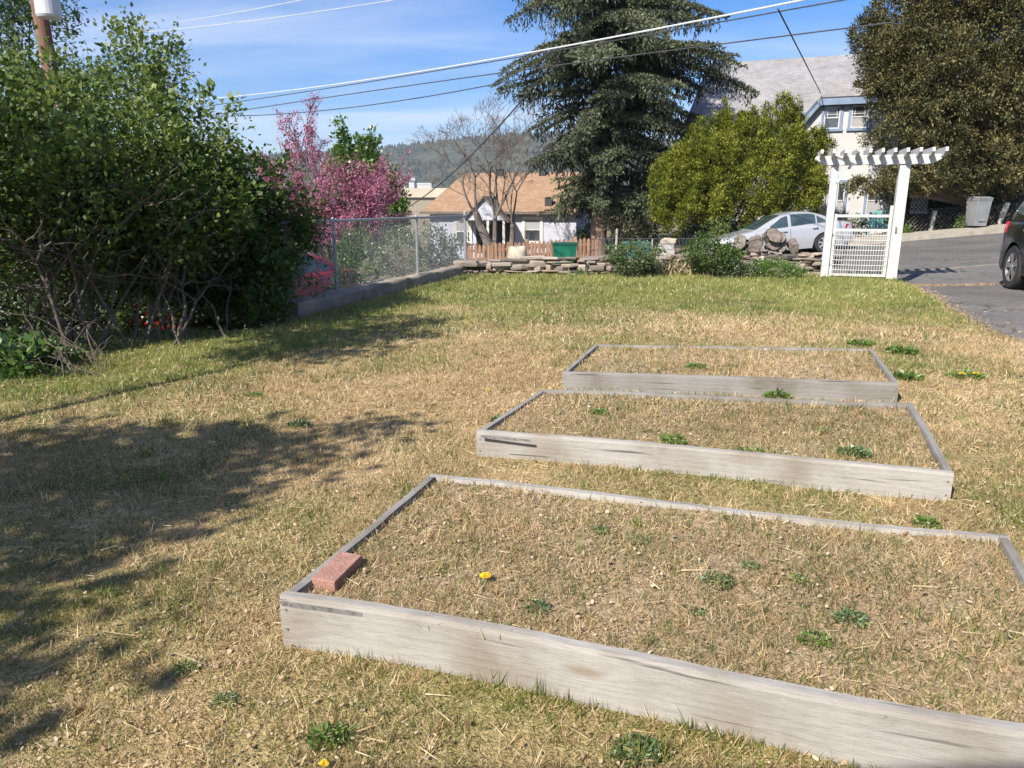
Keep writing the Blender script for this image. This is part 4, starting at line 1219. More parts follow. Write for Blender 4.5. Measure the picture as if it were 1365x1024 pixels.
p = D(1166, 322, 26.4); zt_ = float(terrain(p.x, 26.4))
t = thing('garden_chair', 'teal slatted garden chair by the house wall, seen through the gate', 'chair', (p.x, 26.4, zt_ + .08), (0, 0, -.3))
t.scale = (.8, .8, .8)
for i in range(5):
    q = MB(); q.box((-.24 + .12 * i, .24 + .0, .72), (.105, .025, .85 + .08 * (2 - abs(i - 2))), (-.3, 0, 0)); q.build('back_slat', teal, t)
q = MB(); q.box((0, -.05, .38), (.62, .55, .04), (.15, 0, 0)); q.build('seat', teal, t)
for s in (-1, 1):
    q = MB(); q.box((s * .36, -.05, .60), (.13, .72, .03)); q.build('armrest', teal, t)
    q = MB(); q.box((s * .34, -.33, .29), (.05, .09, .58)); q.build('leg', teal, t)
    q = MB(); q.box((s * .34, .22, .26), (.05, .09, .56), (.25, 0, 0)); q.build('leg', teal, t)
p = D(1095, 296, 29.5)
t = thing('shovel', 'long handled shovel leaning on the white house wall behind the car', 'shovel', (p.x, 29.3, .2), (-.06, .02, 0))
q = MB(); q.tube([(0, 0, .35), (0, 0, 1.75)], .022, 7); q.build('shaft', mat('ash_handle', [(0.3, (.40, .28, .15)), (0.7, (.52, .39, .23))], scale=8), t)
q = MB(); q.tube([(-.03, 0, 1.75), (-.09, 0, 1.82), (-.09, 0, 1.93), (.09, 0, 1.93), (.09, 0, 1.82), (.03, 0, 1.75)], .022, 6); q.build('grip', iron, t)
q = MB(); q.prism([(-.11, 0, .36), (.11, 0, .36), (.10, 0, .12), (0, 0, 0), (-.10, 0, .12)], (0, .02, 0)); q.build('blade', steel, t)
a, b = D(1213, 284, 27.2), D(1238, 262, 27.2)
t = thing('lattice_panel', 'grey white diagonal lattice panel behind the wire fence', 'lattice', (a.x, 27.2, a.z))
q = MB(); wd, h = b.x - a.x, b.z - a.z
for k in np.arange(-h, wd, .14):
    for sg in (1, -1):
        p0_, p1_ = (k, 0), (k + h, h)
        s0, s1 = max(0, -k), min(h, wd - k)
        if s1 > s0:
            A_, B_ = (k + s0, 0, s0), (k + s1, 0, s1)
            if sg < 0: A_, B_ = (A_[0], .012, h - A_[2]), (B_[0], .012, h - B_[2])
            q.bar(A_, B_, .012, .03, up=(0, 0, 1))
q.build('slats', mat('weathered_white', [(0.3, (.36, .37, .39)), (0.7, (.50, .51, .53))], scale=6), t)
for z in (0, h):
    q = MB(); q.bar((-.03, -.02, z), (wd + .03, -.02, z), .02, .04); q.build('rail', MATS['weathered_white'], t)

# ------------------------------------------------------------------ vehicles
rubber = mat('tyre_rubber', [(0.3, (.018, .018, .018)), (0.7, (.035, .035, .034))], rough=.85, scale=20)
chrome = mat('bright_metal', [(0.3, (.55, .55, .56)), (0.7, (.68, .68, .69))], rough=.22, metal=.9, scale=5)
silver_w = mat('silver_wheel', [(0.3, (.40, .40, .41)), (0.7, (.50, .50, .51))], rough=.35, metal=.5, scale=5)
carglass = mat('car_glass', [(0.35, (.02, .035, .038)), (0.7, (.07, .11, .11))], rough=.05, scale=1.2, spec=1.0)
redlamp = mat('red_lamp', [(0.3, (.30, .01, .02)), (0.7, (.45, .02, .03))], rough=.15, scale=5)
clearlamp = mat('clear_lamp', [(0.3, (.45, .46, .47)), (0.7, (.65, .66, .67))], rough=.1, scale=5)
blacktrim = mat('black_trim', [(0.3, (.012, .012, .013)), (0.7, (.03, .03, .03))], rough=.5, scale=8)
def paint(name, c, metal=.35):
    return mat(name, [(0.3, tuple(v * .93 for v in c)), (0.7, c)], rough=.28, metal=metal, scale=1.5, coat=.6)
class Curve1:
    def __init__(self, pts): self.x = [p[0] for p in pts]; self.y = [p[1] for p in pts]
    def __call__(self, x):
        # smooth interpolation through the points
        x = float(np.clip(x, self.x[0], self.x[-1]))
        i = int(np.clip(np.searchsorted(self.x, x) - 1, 0, len(self.x) - 2))
        h = self.x[i + 1] - self.x[i]; t = (x - self.x[i]) / h
        def sl(k):
            if k <= 0 or k >= len(self.x) - 1:
                j = min(max(k, 0), len(self.x) - 2) if k <= 0 else len(self.x) - 2
                return (self.y[j + 1] - self.y[j]) / (self.x[j + 1] - self.x[j])
            a = (self.y[k] - self.y[k - 1]) / (self.x[k] - self.x[k - 1]); b = (self.y[k + 1] - self.y[k]) / (self.x[k + 1] - self.x[k])
            return 0 if a * b <= 0 else 2 * a * b / (a + b)
        m0, m1 = sl(i) * h, sl(i + 1) * h
        return (2 * t ** 3 - 3 * t * t + 1) * self.y[i] + (t ** 3 - 2 * t * t + t) * m0 + (-2 * t ** 3 + 3 * t * t) * self.y[i + 1] + (t ** 3 - t * t) * m1
def make_car(name, label, cat, loc, rot, sp, pm):
    """x runs from the nose (0) to the tail, y across, z up from the road"""
    t = thing(name, label, cat, loc, rot)
    L = sp['L']; hw = sp['hw']; belt = Curve1(sp['belt']); roofc = Curve1(sp['roof']); plan = Curve1(sp['plan'])
    wr, wx = sp['wr'], sp['wx']; sill = sp['sill']; ar = wr * 1.16
    x0 = sp.get('x0', 0.0)
    N = 110
    q = MB(); prof_n = None
    wb = wr * 1.0
    for i in range(N + 1):
        x = L * i / N
        w_ = hw * plan(x)
        endk = min(1, min(x, L - x) / .10)
        zb = sill + .10 * (1 - min(1, min(x, L - x) / .5))
        arch = 0
        for c in wx:
            if abs(x - c) < ar: arch = max(arch, wr * .98 + math.sqrt(ar * ar - (x - c) ** 2))
        zlo = max(zb, arch)
        zt = belt(x)
        zt_end = zt - .10 * (1 - endk) ** 2
        zm = sill + (zt_end - sill) * .45
        zs = [zlo, max(zlo + .004, sill + .10), max(zlo + .008, zm), max(zlo + .012, zt_end - .16), max(zlo + .016, zt_end - .05), zt_end, zt_end + .022, zt_end + .03]
        flare = .022 * math.exp(-min((x - c) ** 2 for c in wx) / (ar * .9) ** 2)
        ys = [w_ * .985 + flare, w_ + flare, w_ * 1.0 + flare, w_ * .985, w_ * .955, w_ * .90, w_ * .60, 0]
        ring = [(x + x0, -y, z) for y, z in zip(ys, zs)] + [(x + x0, y, z) for y, z in list(zip(ys, zs))[-2::-1]]
        nr = len(ring); b = len(q.v)
        q.v += ring
        if i:
            for j in range(nr - 1):
                q.f.append((b - nr + j, b - nr + j + 1, b + j + 1, b + j)); q.mi.append(0)
    nr = 15
    q.f.append(tuple(range(nr))); q.f.append(tuple(N * nr + k for k in range(nr))[::-1]); q.mi += [0, 0]
    body = q.build('body', pm, t, smooth=True)
    # underside and wheel wells
    q = MB(); q.box((L / 2 + x0, 0, sill + .10), (L * .94, hw * 1.5, .14)); q.box((L / 2 + x0, 0, sill + .32), (L * .90, hw * 1.10, .4)); q.build('chassis', blacktrim, t)
    # greenhouse
    ga, gb = sp['green']
    M = 60; sects = []
    def gsec(x):
        zr = roofc(x); zb = belt(x) - .01
        hgt = max(zr - zb, .004)
        k = min(1.0, hgt / sp['gh'])
        wbelt = hw * plan(x) * .905
        wroof = wbelt - sp['tumble'] * k
        pts = [(wbelt, zb), (wbelt - .25 * (wbelt - wroof), zb + hgt * .30), (wbelt - .6 * (wbelt - wroof), zb + hgt * .62), (wroof + .0, zb + hgt * .86), (wroof - .09 * k, zb + hgt * .955), (wroof * .62, zb + hgt * .99), (0, zb + hgt)]
        return pts
    q = MB()
    for i in range(M + 1):
        x = ga + (gb - ga) * i / M
        p = gsec(x); ring = [(x + x0, -y, z) for y, z in p] + [(x + x0, y, z) for y, z in p[-2::-1]]
        nr = len(ring); b = len(q.v); q.v += ring
        if i:
            for j in range(nr - 1): q.f.append((b - nr + j, b - nr + j + 1, b + j + 1, b + j)); q.mi.append(0)
    q.build('roof', pm, t, smooth=True)
    def gpt(x, h, sgn, off):
        """point on the greenhouse side at height fraction h (0 belt .. 1 cant rail), pushed out"""
        p = gsec(x); hs = [0, .30, .62, .86]; k = min(int(np.searchsorted(hs, h + 1e-9)) - 1, 2) if h > 0 else 0
        u_ = (h - hs[k]) / (hs[k + 1] - hs[k]); y = p[k][0] + (p[k + 1][0] - p[k][0]) * u_; z = p[k][1] + (p[k + 1][1] - p[k][1]) * u_
        return (x + x0, sgn * (y + off), z + off * .3)
    for sgn in (-1, 1):
        for outline in sp['windows']:
            # outline: list of (x, h) corners
            q = MB(); n = len(outline); top = []
            dense = []
            for i in range(n):
                a, b = outline[i], outline[(i + 1) % n]
                for k in range(4): dense.append((a[0] + (b[0] - a[0]) * k / 4, a[1] + (b[1] - a[1]) * k / 4))
            cx_ = sum(p[0] for p in outline) / n; ch = sum(p[1] for p in outline) / n
            vs = [gpt(x, h, sgn, .008) for x, h in dense] + [gpt(cx_, ch, sgn, .008)]
            m_ = len(dense)
            q.add(vs, [((i + 1) % m_, i, m_) if sgn > 0 else (i, (i + 1) % m_, m_) for i in range(m_)])
            wn = q.build('window', carglass, t, smooth=True)
            if sp.get('trim'):
                q = MB(); q.tube([gpt(x, h, sgn, .012) for x, h in dense] + [gpt(*dense[0], sgn, .012)], .010, 5, cap=False); q.build('window_trim', sp['trim'], wn)
        for hx, hz in sp['handles']:
            q = MB(); q.box((hx + x0, sgn * (hw * plan(hx) * .975 + .012), hz), (.19, .03, .035)); q.build('door_handle', sp.get('handle_m', blacktrim), t, bevel=.008)
        for dx in sp['doors']:
            q = MB(); q.tube([(dx + x0, sgn * (hw * plan(dx) * 1.0 + .0), sill + .12), (dx + x0, sgn * (hw * plan(dx) * 1.0), sill + (belt(dx) - sill) * .45), (dx + x0, sgn * hw * plan(dx) * .987, belt(dx) - .16), (dx + x0 + .0, sgn * hw * plan(dx) * .957, belt(dx) - .05)], .006, 4, cap=False); q.build('door_gap', blacktrim, t)
        q = MB(); mx = sp['mirror']; q.blob((mx + x0, sgn * (hw * plan(mx) + .07), belt(mx) + .06), (.07, .10, .07), 3, .03, 10, 7); q.build('mirror', pm, t, smooth=True)
        for c in wx:
            wh_ = bpy.data.objects.new('wheel', None); COL.objects.link(wh_); wh_.parent = t; wh_.location = (c + x0, sgn * (hw * plan(c) - .10), wr)
            q = MB(); tw = .105; rr = wr * .66
            q.lathe([(rr, -tw), (wr * .93, -tw), (wr, -tw * .7), (wr, tw * .7), (wr * .93, tw), (rr, tw), (rr * .97, tw * .3), (rr * .97, -tw * .3)], (0, 0, 0), 36, axis='y', cap=False); q.build('tyre', rubber, wh_, smooth=False)
            q = MB(); yy = sgn * tw
            q.lathe([(rr, yy * .95), (rr * .93, yy * .98), (rr * .90, yy * .55)], (0, 0, 0), 32, axis='y', cap=False)
            ns = sp.get('spokes', 5)
            for k in range(ns):
                a = 2 * math.pi * k / ns + .2
                for da in ((-.16, .16) if ns == 5 else (0,)):
                    q.bar((.02 * math.cos(a), yy * .82, .02 * math.sin(a)), (rr * .93 * math.cos(a + da), yy * .90, rr * .93 * math.sin(a + da)), rr * sp.get('spw', .17), .02, up=(0, 1, 0))
            q.lathe([(rr * .22, yy * .8), (rr * .2, yy * .97), (.01, yy * 1.0)], (0, 0, 0), 16, axis='y', cap=False)
            q.build('rim', sp.get('rim', silver_w), wh_, smooth=False)
            q = MB(); q.lathe([(rr * .9, yy * .2), (.01, yy * .2)], (0, 0, 0), 20, axis='y', cap=False); q.build('brake_disc', iron, wh_)
        q = MB(); a, b, z0, z1, dpt = sp['tail']
        q.prism([(a + x0, sgn * (hw * plan(a) + .006), z0 + .02), (b + x0, sgn * (hw * plan(b) * .98 + .006), z0), (b + x0, sgn * (hw * plan(b) * .97 + .006), z1), (a + x0 + .05, sgn * (hw * plan(a) * .985 + .006), z1)], (0, -sgn * dpt, 0)); q.build('taillight', redlamp, t, bevel=.01)
        q = MB(); a, b, z0, z1, dpt = sp['head']
        q.prism([(a + x0, sgn * hw * plan(a) * .97, z0), (b + x0, sgn * (hw * plan(b) + .004), z0 + .03), (b + x0 + .05, sgn * (hw * plan(b) * .985), z1), (a + x0, sgn * hw * plan(a) * .95, z1 - .02)], (0, -sgn * dpt, 0)); q.build('headlight', clearlamp, t, bevel=.01)
    # windscreen and rear screen
    for (xa, xb, nm) in sp['screens']:
        q = MB(); K = 8
        for i in range(K + 1):
            x = xa + (xb - xa) * i / K; p = gsec(x)
            row = []
            for fy in (-.93, -.5, 0, .5, .93):
                y = fy * p[4][0]
                z = np.interp(abs(y), [0, p[5][0], p[4][0]], [p[6][1], p[5][1], p[4][1]])
                row.append((x + x0, y, float(z) + .009))
            b = len(q.v); q.v += row
            if i:
                for j in range(4): q.f.append((b - 5 + j, b - 4 + j, b + 1 + j, b + j)); q.mi.append(0)
        q.build(nm, carglass, t, smooth=True)
    for xx, zz, nm in ((.02, sill + .16, 'front_bumper'), (L - .02, sill + .18, 'rear_bumper')):
        q = MB(); k = plan(.15 if xx < 1 else L - .15)
        q.box((xx + x0, 0, zz), (.14, hw * 2 * k * .90, .20)); q.build(nm, sp.get('bump', pm), t, bevel=.04)
    return t
sedan = dict(L=4.75, hw=.89, sill=.20, wr=.325, wx=(.95, 3.70), gh=.52, tumble=.17, green=(1.30, 4.22),
    belt=[(0, .58), (.12, .66), (.7, .78), (1.5, .90), (2.6, .95), (3.6, .985), (4.2, .98), (4.65, .93), (4.75, .82)],
    roof=[(1.30, .885), (1.6, 1.04), (2.0, 1.24), (2.35, 1.37), (2.8, 1.43), (3.2, 1.41), (3.6, 1.30), (3.95, 1.13), (4.22, .985)],
    plan=[(0, .66), (.12, .82), (.5, .95), (1.2, 1.0), (3.6, 1.0), (4.3, .95), (4.62, .87), (4.75, .74)],
    windows=[[(1.75, .06), (2.50, .06), (2.50, .84), (2.28, .80), (1.95, .45)], [(2.60, .06), (3.42, .08), (3.42, .80), (3.2, .84), (2.60, .85)], [(3.47, .08), (3.80, .14), (3.72, .50), (3.47, .76)]],
    screens=[(1.42, 2.30, 'windscreen'), (3.52, 4.12, 'rear_screen')],
    handles=[(2.36, .80), (3.40, .83)], doors=[1.42, 2.56, 3.46], mirror=1.78, tail=(4.38, 4.70, .70, .89, .10), head=(.08, .48, .55, .70, .12), spokes=7, spw=.26, handle_m=blacktrim)
sz = lambda px, py, y: D(px, py, y)
pa = D(948, 330, 23.55); pb = D(1128, 312, 23.55)
cx0 = pb.x - 4.75 * .92
ang = math.atan(SLOPE)
car_z = float(street_z(cx0)) + .012
make_car('parked_car', 'silver four door car parked facing left beyond the stone wall', 'car', (cx0, 23.55, car_z), (0, -ang, 0), sedan, paint('silver_paint', (.42, .425, .44), .3)).scale = (.92, .92, .92)

suv = dict(L=4.85, hw=.96, sill=.27, wr=.375, wx=(.95, 3.85), gh=.58, tumble=.19, green=(1.25, 4.80),
    belt=[(0, .80), (.12, .92), (.6, 1.02), (1.4, 1.10), (2.6, 1.13), (4.0, 1.17), (4.70, 1.17), (4.85, 1.05)],
    roof=[(1.25, 1.09), (1.6, 1.26), (2.05, 1.52), (2.5, 1.66), (3.2, 1.70), (4.0, 1.67), (4.45, 1.60), (4.66, 1.42), (4.80, 1.17)],
    plan=[(0, .70), (.12, .84), (.5, .95), (1.2, 1.0), (3.7, 1.0), (4.4, .965), (4.72, .90), (4.85, .80)],
    windows=[[(1.80, .06), (2.62, .06), (2.62, .85), (2.35, .82), (2.05, .5)], [(2.70, .06), (3.62, .08), (3.62, .85), (2.70, .85)], [(3.70, .10), (4.42, .34), (4.28, .80), (3.70, .85)]],
    screens=[(1.38, 2.40, 'windscreen'), (4.46, 4.76, 'rear_screen')],
    handles=[(2.50, .98), (3.50, 1.01)], doors=[1.50, 2.66, 3.58], mirror=1.95, tail=(4.45, 4.80, .92, 1.14, .12), head=(.08, .55, .76, .92, .14), spokes=5, trim=chrome, rim=chrome, handle_m=chrome, bump=blacktrim)
# the SUV's rear wheel stands at this point of the drive; its nose points towards the viewer's right
wp = G(1342, 384)
th = math.radians(-90 - 14)          # local +x (nose to tail) points up the drive
th = math.radians(90 - 15)
ctr = Vector((wp.x, wp.y, 0))
lx = Vector((math.cos(th), math.sin(th), 0)); ly = Vector((-lx.y, lx.x, 0))
org = ctr - lx * 3.85 - ly * (.96 - .10 + .11)
make_car('parked_suv', 'black sport utility vehicle parked on the driveway at the right edge', 'car', (org.x, org.y, -.01), (0, 0, th), suv, mat('black_paint', [(0.3, (.006, .006, .007)), (0.7, (.010, .010, .012))], rough=.22, scale=1.5, spec=.35, coat=.15))

hatch = dict(sedan)
p = D(412, 372, 12.6)
redp = paint('red_paint', (.33, .012, .022), .1)
make_car('parked_car', 'red car half hidden behind the shrub and the chain link fence', 'car', (p.x - 2.85, 12.3, -.90), (0, 0, math.radians(60)), sedan, redp)

# ------------------------------------------------------------------ utility pole and overhead wires
polewood = mat('pole_wood', [(0.3, (.10, .055, .038)), (0.6, (.21, .115, .08)), (0.8, (.28, .17, .12))], rough=.9, scale=3, stretch=(6, 6, .4), detail=7, bump=.4)
PY = 19.0
p1, p0 = D(70, 100, PY), D(50, 0, PY)
pole = thing('utility_pole', 'brown wooden utility pole rising behind the shrub at the upper left', 'utility pole', (p1.x, PY, -1.3))
lean = 0.0
q = MB(); q.tube([(.15, 0, 0), (0, 0, 5), (-.25, 0, 11.5)], [.20, .18, .14], 14); q.build('pole', polewood, pole, smooth=False)
tk = D(64, 10, PY - .4)
tb = D(64, 25, PY - .4).z - pole.location.z
tx = tk.x - p1.x
q = MB(); q.lathe([(.02, tb), (.24, tb + .01), (.27, tb + .06), (.27, tb + .95), (.29, tb + .97), (.29, tb + 1.02), (.2, tb + 1.10), (.02, tb + 1.12)], (tx, -.4, 0), 26); q.build('transformer', mat('pale_grey_enamel', [(0.3, (.48, .49, .50)), (0.7, (.58, .59, .60))], rough=.4, scale=3), pole, smooth=False)
q = MB(); q.box((tx * .5, -.2, tb + .7), (.30, .30, .08)); q.build('bracket', steel, pole)
q = MB(); q.box((0, -.2, 10.6), (2.4, .10, .12)); q.build('crossarm', polewood, pole)
q = MB(); q.tube([(.12, -.19, 6.2), (.12, -.2, 5.2), (.16, -.2, 4.8)], .02, 6); q.build('ground_wire', chrome, pole)
cable = mat('black_cable', [(0.3, (.03, .03, .032)), (0.7, (.06, .06, .062))], rough=.6, scale=5)
palecable = mat('pale_cable', [(0.3, (.46, .47, .48)), (0.7, (.58, .59, .60))], rough=.5, scale=5)
def wire(label, pts, ya, yb, r, m, sag=0.0):
    n = 26; cum = [0]
    for a, b in zip(pts[:-1], pts[1:]): cum.append(cum[-1] + math.hypot(b[0] - a[0], b[1] - a[1]))
    P = []
    for i in range(n + 1):
        s = i / n; px = float(np.interp(s * cum[-1], cum, [p[0] for p in pts])); py = float(np.interp(s * cum[-1], cum, [p[1] for p in pts]))
        P.append(D(px, py, 1 / ((1 - s) / ya + s / yb)))
    # straight chord with a small sag, so that the wire hangs like one from anywhere
    A_, B_ = P[0], P[-1]; C_ = P[n // 2]
    d = B_ - A_; tm = (C_.y - A_.y) / d.y if abs(d.y) > 1e-6 else .5
    Q = []
    dev = C_ - (A_ + d * tm); kk = max(tm * (1 - tm), .05)
    for i in range(n + 1):
        s = i / n; Q.append(A_ + d * s + Vector((0, 0, dev.z)) * (s * (1 - s) / kk))
    q = MB(); q.tube(Q, r, 6)
    o = q.build('overhead_wire', m, None, A_)
    return prop(o, label, 'wire')
wire('thick pale overhead cable crossing in front of the spruce', [(1130, -12), (1085, 0), (880, 43), (690, 75), (480, 107), (240, 134)], 12, 34, .016, palecable)
wire('black overhead wire just under the thick pale cable', [(1180, -10), (1000, 44), (690, 76), (560, 110), (258, 144)], 15, 34, .014, cable)
wire('black overhead wire running from the left shrub to the roof of the white house', [(1190, 30), (985, 61), (760, 86), (700, 93), (540, 140), (280, 154)], 17, 34, .016, cable)
wire('thin lowest black overhead wire at the left of the spruce', [(700, 104), (600, 122), (500, 140), (400, 150), (265, 155)], 24, 34, .016, cable)
wire('thin overhead wire passing highest of all at the top left of the sky', [(470, -14), (408, 0), (330, 14), (240, 29)], 14, 20, .007, palecable)
wire('long thin overhead wire below the highest one at the top left', [(620, -16), (545, 0), (460, 12), (330, 28), (168, 45)], 15, 20, .007, palecable)
wire('sloping service wire dropping from the spruce to the cottage', [(720, 105), (692, 145), (660, 190), (620, 232), (540, 279)], 22, 33, .022, cable)
wire('service wire dropping to the gable of the white house', [(1037, 12), (1062, 66), (1094, 124)], 15, 30, .016, cable)
wire('short thin wire slanting behind the pink redbud tree', [(280, 172), (315, 190), (356, 209)], 24, 28, .014, cable)
p = D(263, 25, 19.2); q = MB(); q.lathe([(.01, -.12), (.05, -.10), (.06, 0), (.05, .10), (.01, .12)], (0, 0, 0), 10, axis='x'); o = q.build('insulator', palecable, None, p); o.location = p
prop(o, 'small pale insulator hung on the highest wire', 'insulator')

# ------------------------------------------------------------------ plants
def rdirs(n): return unit(rng.normal(size=(n, 3)))
def leafcloud(lobes, per_m2, csize, nper, L, W, shell=(.62, 1.03), up=.25, out=.5, zmin=None, squash=None, thin=None, fold=.12):
    """leaf clusters through a set of ellipsoid lobes (centre, (rx, ry, rz)); returns leaf polygons and tints"""
    Vs, Ts = [], []
    for c, r in lobes:
        c = np.array(c, float); r = np.array(r if hasattr(r, '__len__') else (r, r, r), float)
        area = 4 * math.pi * ((r[0] * r[1]) ** 1.6 / 3 + (r[0] * r[2]) ** 1.6 / 3 + (r[1] * r[2]) ** 1.6 / 3) ** (1 / 1.6)
        nc = max(3, int(area * per_m2))
        d = rdirs(nc); rad = rng.uniform(shell[0] ** 2, shell[1] ** 2, nc) ** .5
        rad *= 1 + .16 * (fbm(d[:, 0] * 3 + c[0], d[:, 2] * 3 + c[1], 5) - .5) * 2
        C = c + d * r * rad[:, None]
        if zmin is not None:
            k = C[:, 2] > zmin; C, d = C[k], d[k]
        # leave the cores of the other lobes empty
        nc = len(C)
        if nc == 0: continue
        m = rng.integers(int(nper * .5), int(nper * 1.5) + 1, nc)
        idx = np.repeat(np.arange(nc), m); n = len(idx)
        cs = csize * rng.uniform(.6, 1.35, nc)[idx]
        off = rng.normal(size=(n, 3)) * .55 * cs[:, None]
        P = C[idx] + off
        if zmin is not None: P[:, 2] = np.maximum(P[:, 2], zmin - .1)
        A = unit(rng.normal(size=(n, 3)) + d[idx] * out * 1.6 + off / cs[:, None] * out + np.array([0, 0, up * 1.6]))
        Lq = L * rng.uniform(.55, 1.2, n) * rng.uniform(.65, 1.3, nc)[idx]
        V = leaf_verts(P, A, Lq, W * Lq / L, rng, fold, N=np.tile(np.array([0, 0, 1.0]), (n, 1)))
        Vs.append(V); Ts.append(np.clip(rng.random(nc)[idx] * .5 + rng.random(n) * .4 + .05 + rng.normal(0, .12), 0, 1))
    return np.concatenate(Vs), np.concatenate(Ts)
def foliage(name, VT, m, parent, origin):
    V, T = VT
    me = np_mesh(name, V.reshape(-1, 3) - np.array(origin, float), V.shape[1], T)
    return link_mesh(me, name, m, parent)
def limb(q, pts, r0, r1, n=7):
    k = len(pts); q.tube(pts, [r0 + (r1 - r0) * i / (k - 1) for i in range(k)], n)
def wander(a, b, n, amp, bow=0.0):
    a, b = Vector(a), Vector(b); P = [a]
    for i in range(1, n):
        t = i / n; P.append(a.lerp(b, t) + Vector((random.uniform(-1, 1), random.uniform(-1, 1), random.uniform(-.6, .6))) * amp + Vector((0, 0, bow * math.sin(math.pi * t))))
    return P + [b]
greybark = mat('grey_brown_bark', [(0.3, (.13, .105, .08)), (0.6, (.27, .225, .175)), (0.8, (.36, .31, .25))], rough=.95, scale=7, stretch=(3, 3, .7), detail=6, bump=.4)
shrubbark = mat('shrub_bark', [(0.3, (.055, .044, .034)), (0.6, (.13, .105, .08)), (0.8, (.20, .17, .135))], rough=.95, scale=7, stretch=(3, 3, .7), detail=6, bump=.4)  # grey bark darkened, carries the deep shade inside the shrubs in its colour
darkbark = mat('dark_bark', [(0.3, (.07, .055, .045)), (0.6, (.14, .11, .09)), (0.8, (.20, .165, .135))], rough=.95, scale=7, stretch=(3, 3, .6), detail=7, bump=.6)
lilacL = leafmat('shrub_leaf', [(0, (.034, .070, .015)), (.4, (.062, .115, .023)), (.75, (.108, .172, .034)), (1, (.19, .25, .065))], .38, .03, .55)
lilacL2 = leafmat('yellow_green_leaf', [(0, (.050, .092, .016)), (.4, (.100, .158, .028)), (.75, (.178, .235, .048)), (1, (.28, .30, .095))], .40, .03, .55)
LB = lambda px, py, y, r, ry=None: (tuple(D(px, py, y)), (r * PPM(y), (ry or r) * PPM(y), r * PPM(y)))
def LE(px, py, y, rx, rz, ry=None): return (tuple(D(px, py, y)), (rx * PPM(y), (ry or rx) * PPM(y), rz * PPM(y)))

def sublobes(lobes, n, k, core=.8, tall=1.0):
    out = []
    for c, r in lobes:
        c = np.array(c); r = np.array(r); out.append((tuple(c), tuple(r * core)))
        for d in rdirs(n):
            m = float(min(r)) * k * random.uniform(.6, 1.3) + .04
            out.append((tuple(c + d * r * .85), (m / tall ** .5, m / tall ** .5, m * tall * random.uniform(.8, 1.25))))
    return out
# --- big shrubs on the left
def big_shrub(label, lobes, bases, tops, leafm, per, L, W, zmin, name='lilac_shrub', nper=26, csize=.17, extra=None, stem=(.017, .006)):
    b = Vector(bases[0]); b.z = 0
    t = thing(name, label, 'shrub', b)
    foliage('foliage', leafcloud(sublobes(lobes, 7, .42), per, csize, nper, L, W, zmin=zmin), leafm, t, b)
    q = MB()
    for i, p in enumerate(bases):
        for k in range(2):
            tp = Vector(random.choice(tops)) + Vector((random.uniform(-.3, .3), random.uniform(-.3, .3), random.uniform(-.3, .2)))
            p0 = Vector(p) + Vector((random.uniform(-.2, .2), random.uniform(-.2, .2), -.05))
            md = p0.lerp(tp, .45) + Vector((random.uniform(-.15, .15), random.uniform(-.15, .15), .25))
            pts = wander(p0, md, 4, .035) + wander(md, tp, 5, .06)[1:]
            limb(q, pts, stem[0] * random.uniform(.5, 1.2), stem[1] * .6)
            for j in range(5):
                s = pts[random.randint(3, len(pts) - 2)]
                e = s + Vector((random.uniform(-.6, .6), random.uniform(-.6, .5), random.uniform(-.1, .6)))
                limb(q, wander(s, e, 4, .04), .011, .003, 5)
    q.build('stems', shrubbark, t, b)
    return t
lobesA = [LB(30, 260, 7.2, 120), LB(130, 235, 7.6, 120), LB(60, 185, 8.2, 85), LB(165, 170, 8.6, 85), LB(215, 235, 8.2, 95), LB(110, 320, 8.6, 120), LB(20, 340, 7.4, 75), LB(205, 320, 8.6, 85),
          ((-5.8, 5.6, 2.1), (.75, .6, 1.3)), ((-6.5, 5.8, 1.5), (.9, .8, 1.0)), ((-5.9, 6.9, 1.6), (1.0, .9, 1.1)), ((-7.2, 7.6, 1.9), (1.4, 1.4, 1.5)), LB(110, 400, 9.8, 110), LB(10, 420, 9.5, 100)]  # leading lobes here lie out of view, added to keep sun off the stems
basesA = [G(72, 480), G(98, 478), G(112, 470), G(150, 468), G(60, 465), G(135, 455), G(180, 462), G(25, 470), G(205, 455), (-5.6, 6.4, 0), (-6.6, 6.2, 0), (-4.9, 8.6, 0), G(120, 462), G(85, 462)]
topsA = [tuple(D(px, py, y)) for px, py, y in ((60, 250, 7.2), (130, 240, 7.6), (30, 320, 7.0), (180, 180, 8.5), (90, 170, 8.2), (220, 250, 8.2), (0, 260, 7.2), (140, 330, 7.8))]
sA = big_shrub('tall lilac shrub with thin grey stems at the left edge of the lawn', lobesA, basesA, topsA, lilacL2, 12, .068, .046, .70, csize=.15)
lobesB = [LB(255, 255, 8.6, 75), LB(318, 285, 9.0, 62), LB(370, 305, 9.3, 44), LB(290, 345, 9.2, 75), LB(235, 330, 8.9, 75), LB(355, 360, 9.5, 40), LB(405, 306, 9.7, 27), LB(285, 222, 9.2, 42), LB(385, 338, 9.6, 30), LB(368, 345, 9.2, 26), LB(350, 400, 9.0, 28), LB(255, 400, 10.0, 80), LB(340, 415, 9.9, 65), LB(170, 400, 10.2, 80), LB(355, 425, 9.0, 22), LB(325, 432, 9.2, 26), LB(330, 385, 9.2, 40)]
basesB = [G(240, 462), G(232, 458), G(190, 458), G(285, 450), G(210, 462)]
topsB = [tuple(D(px, py, y)) for px, py, y in ((250, 300, 8.6), (330, 300, 9.0), (380, 320, 9.3), (290, 330, 9.0), (200, 330, 8.6), (340, 360, 9.2), (270, 380, 8.8))]
sB = big_shrub('dark spreading lilac shrub in front of the chain link fence', lobesB, basesB, topsB, lilacL, 15, .066, .048, .12, csize=.15)
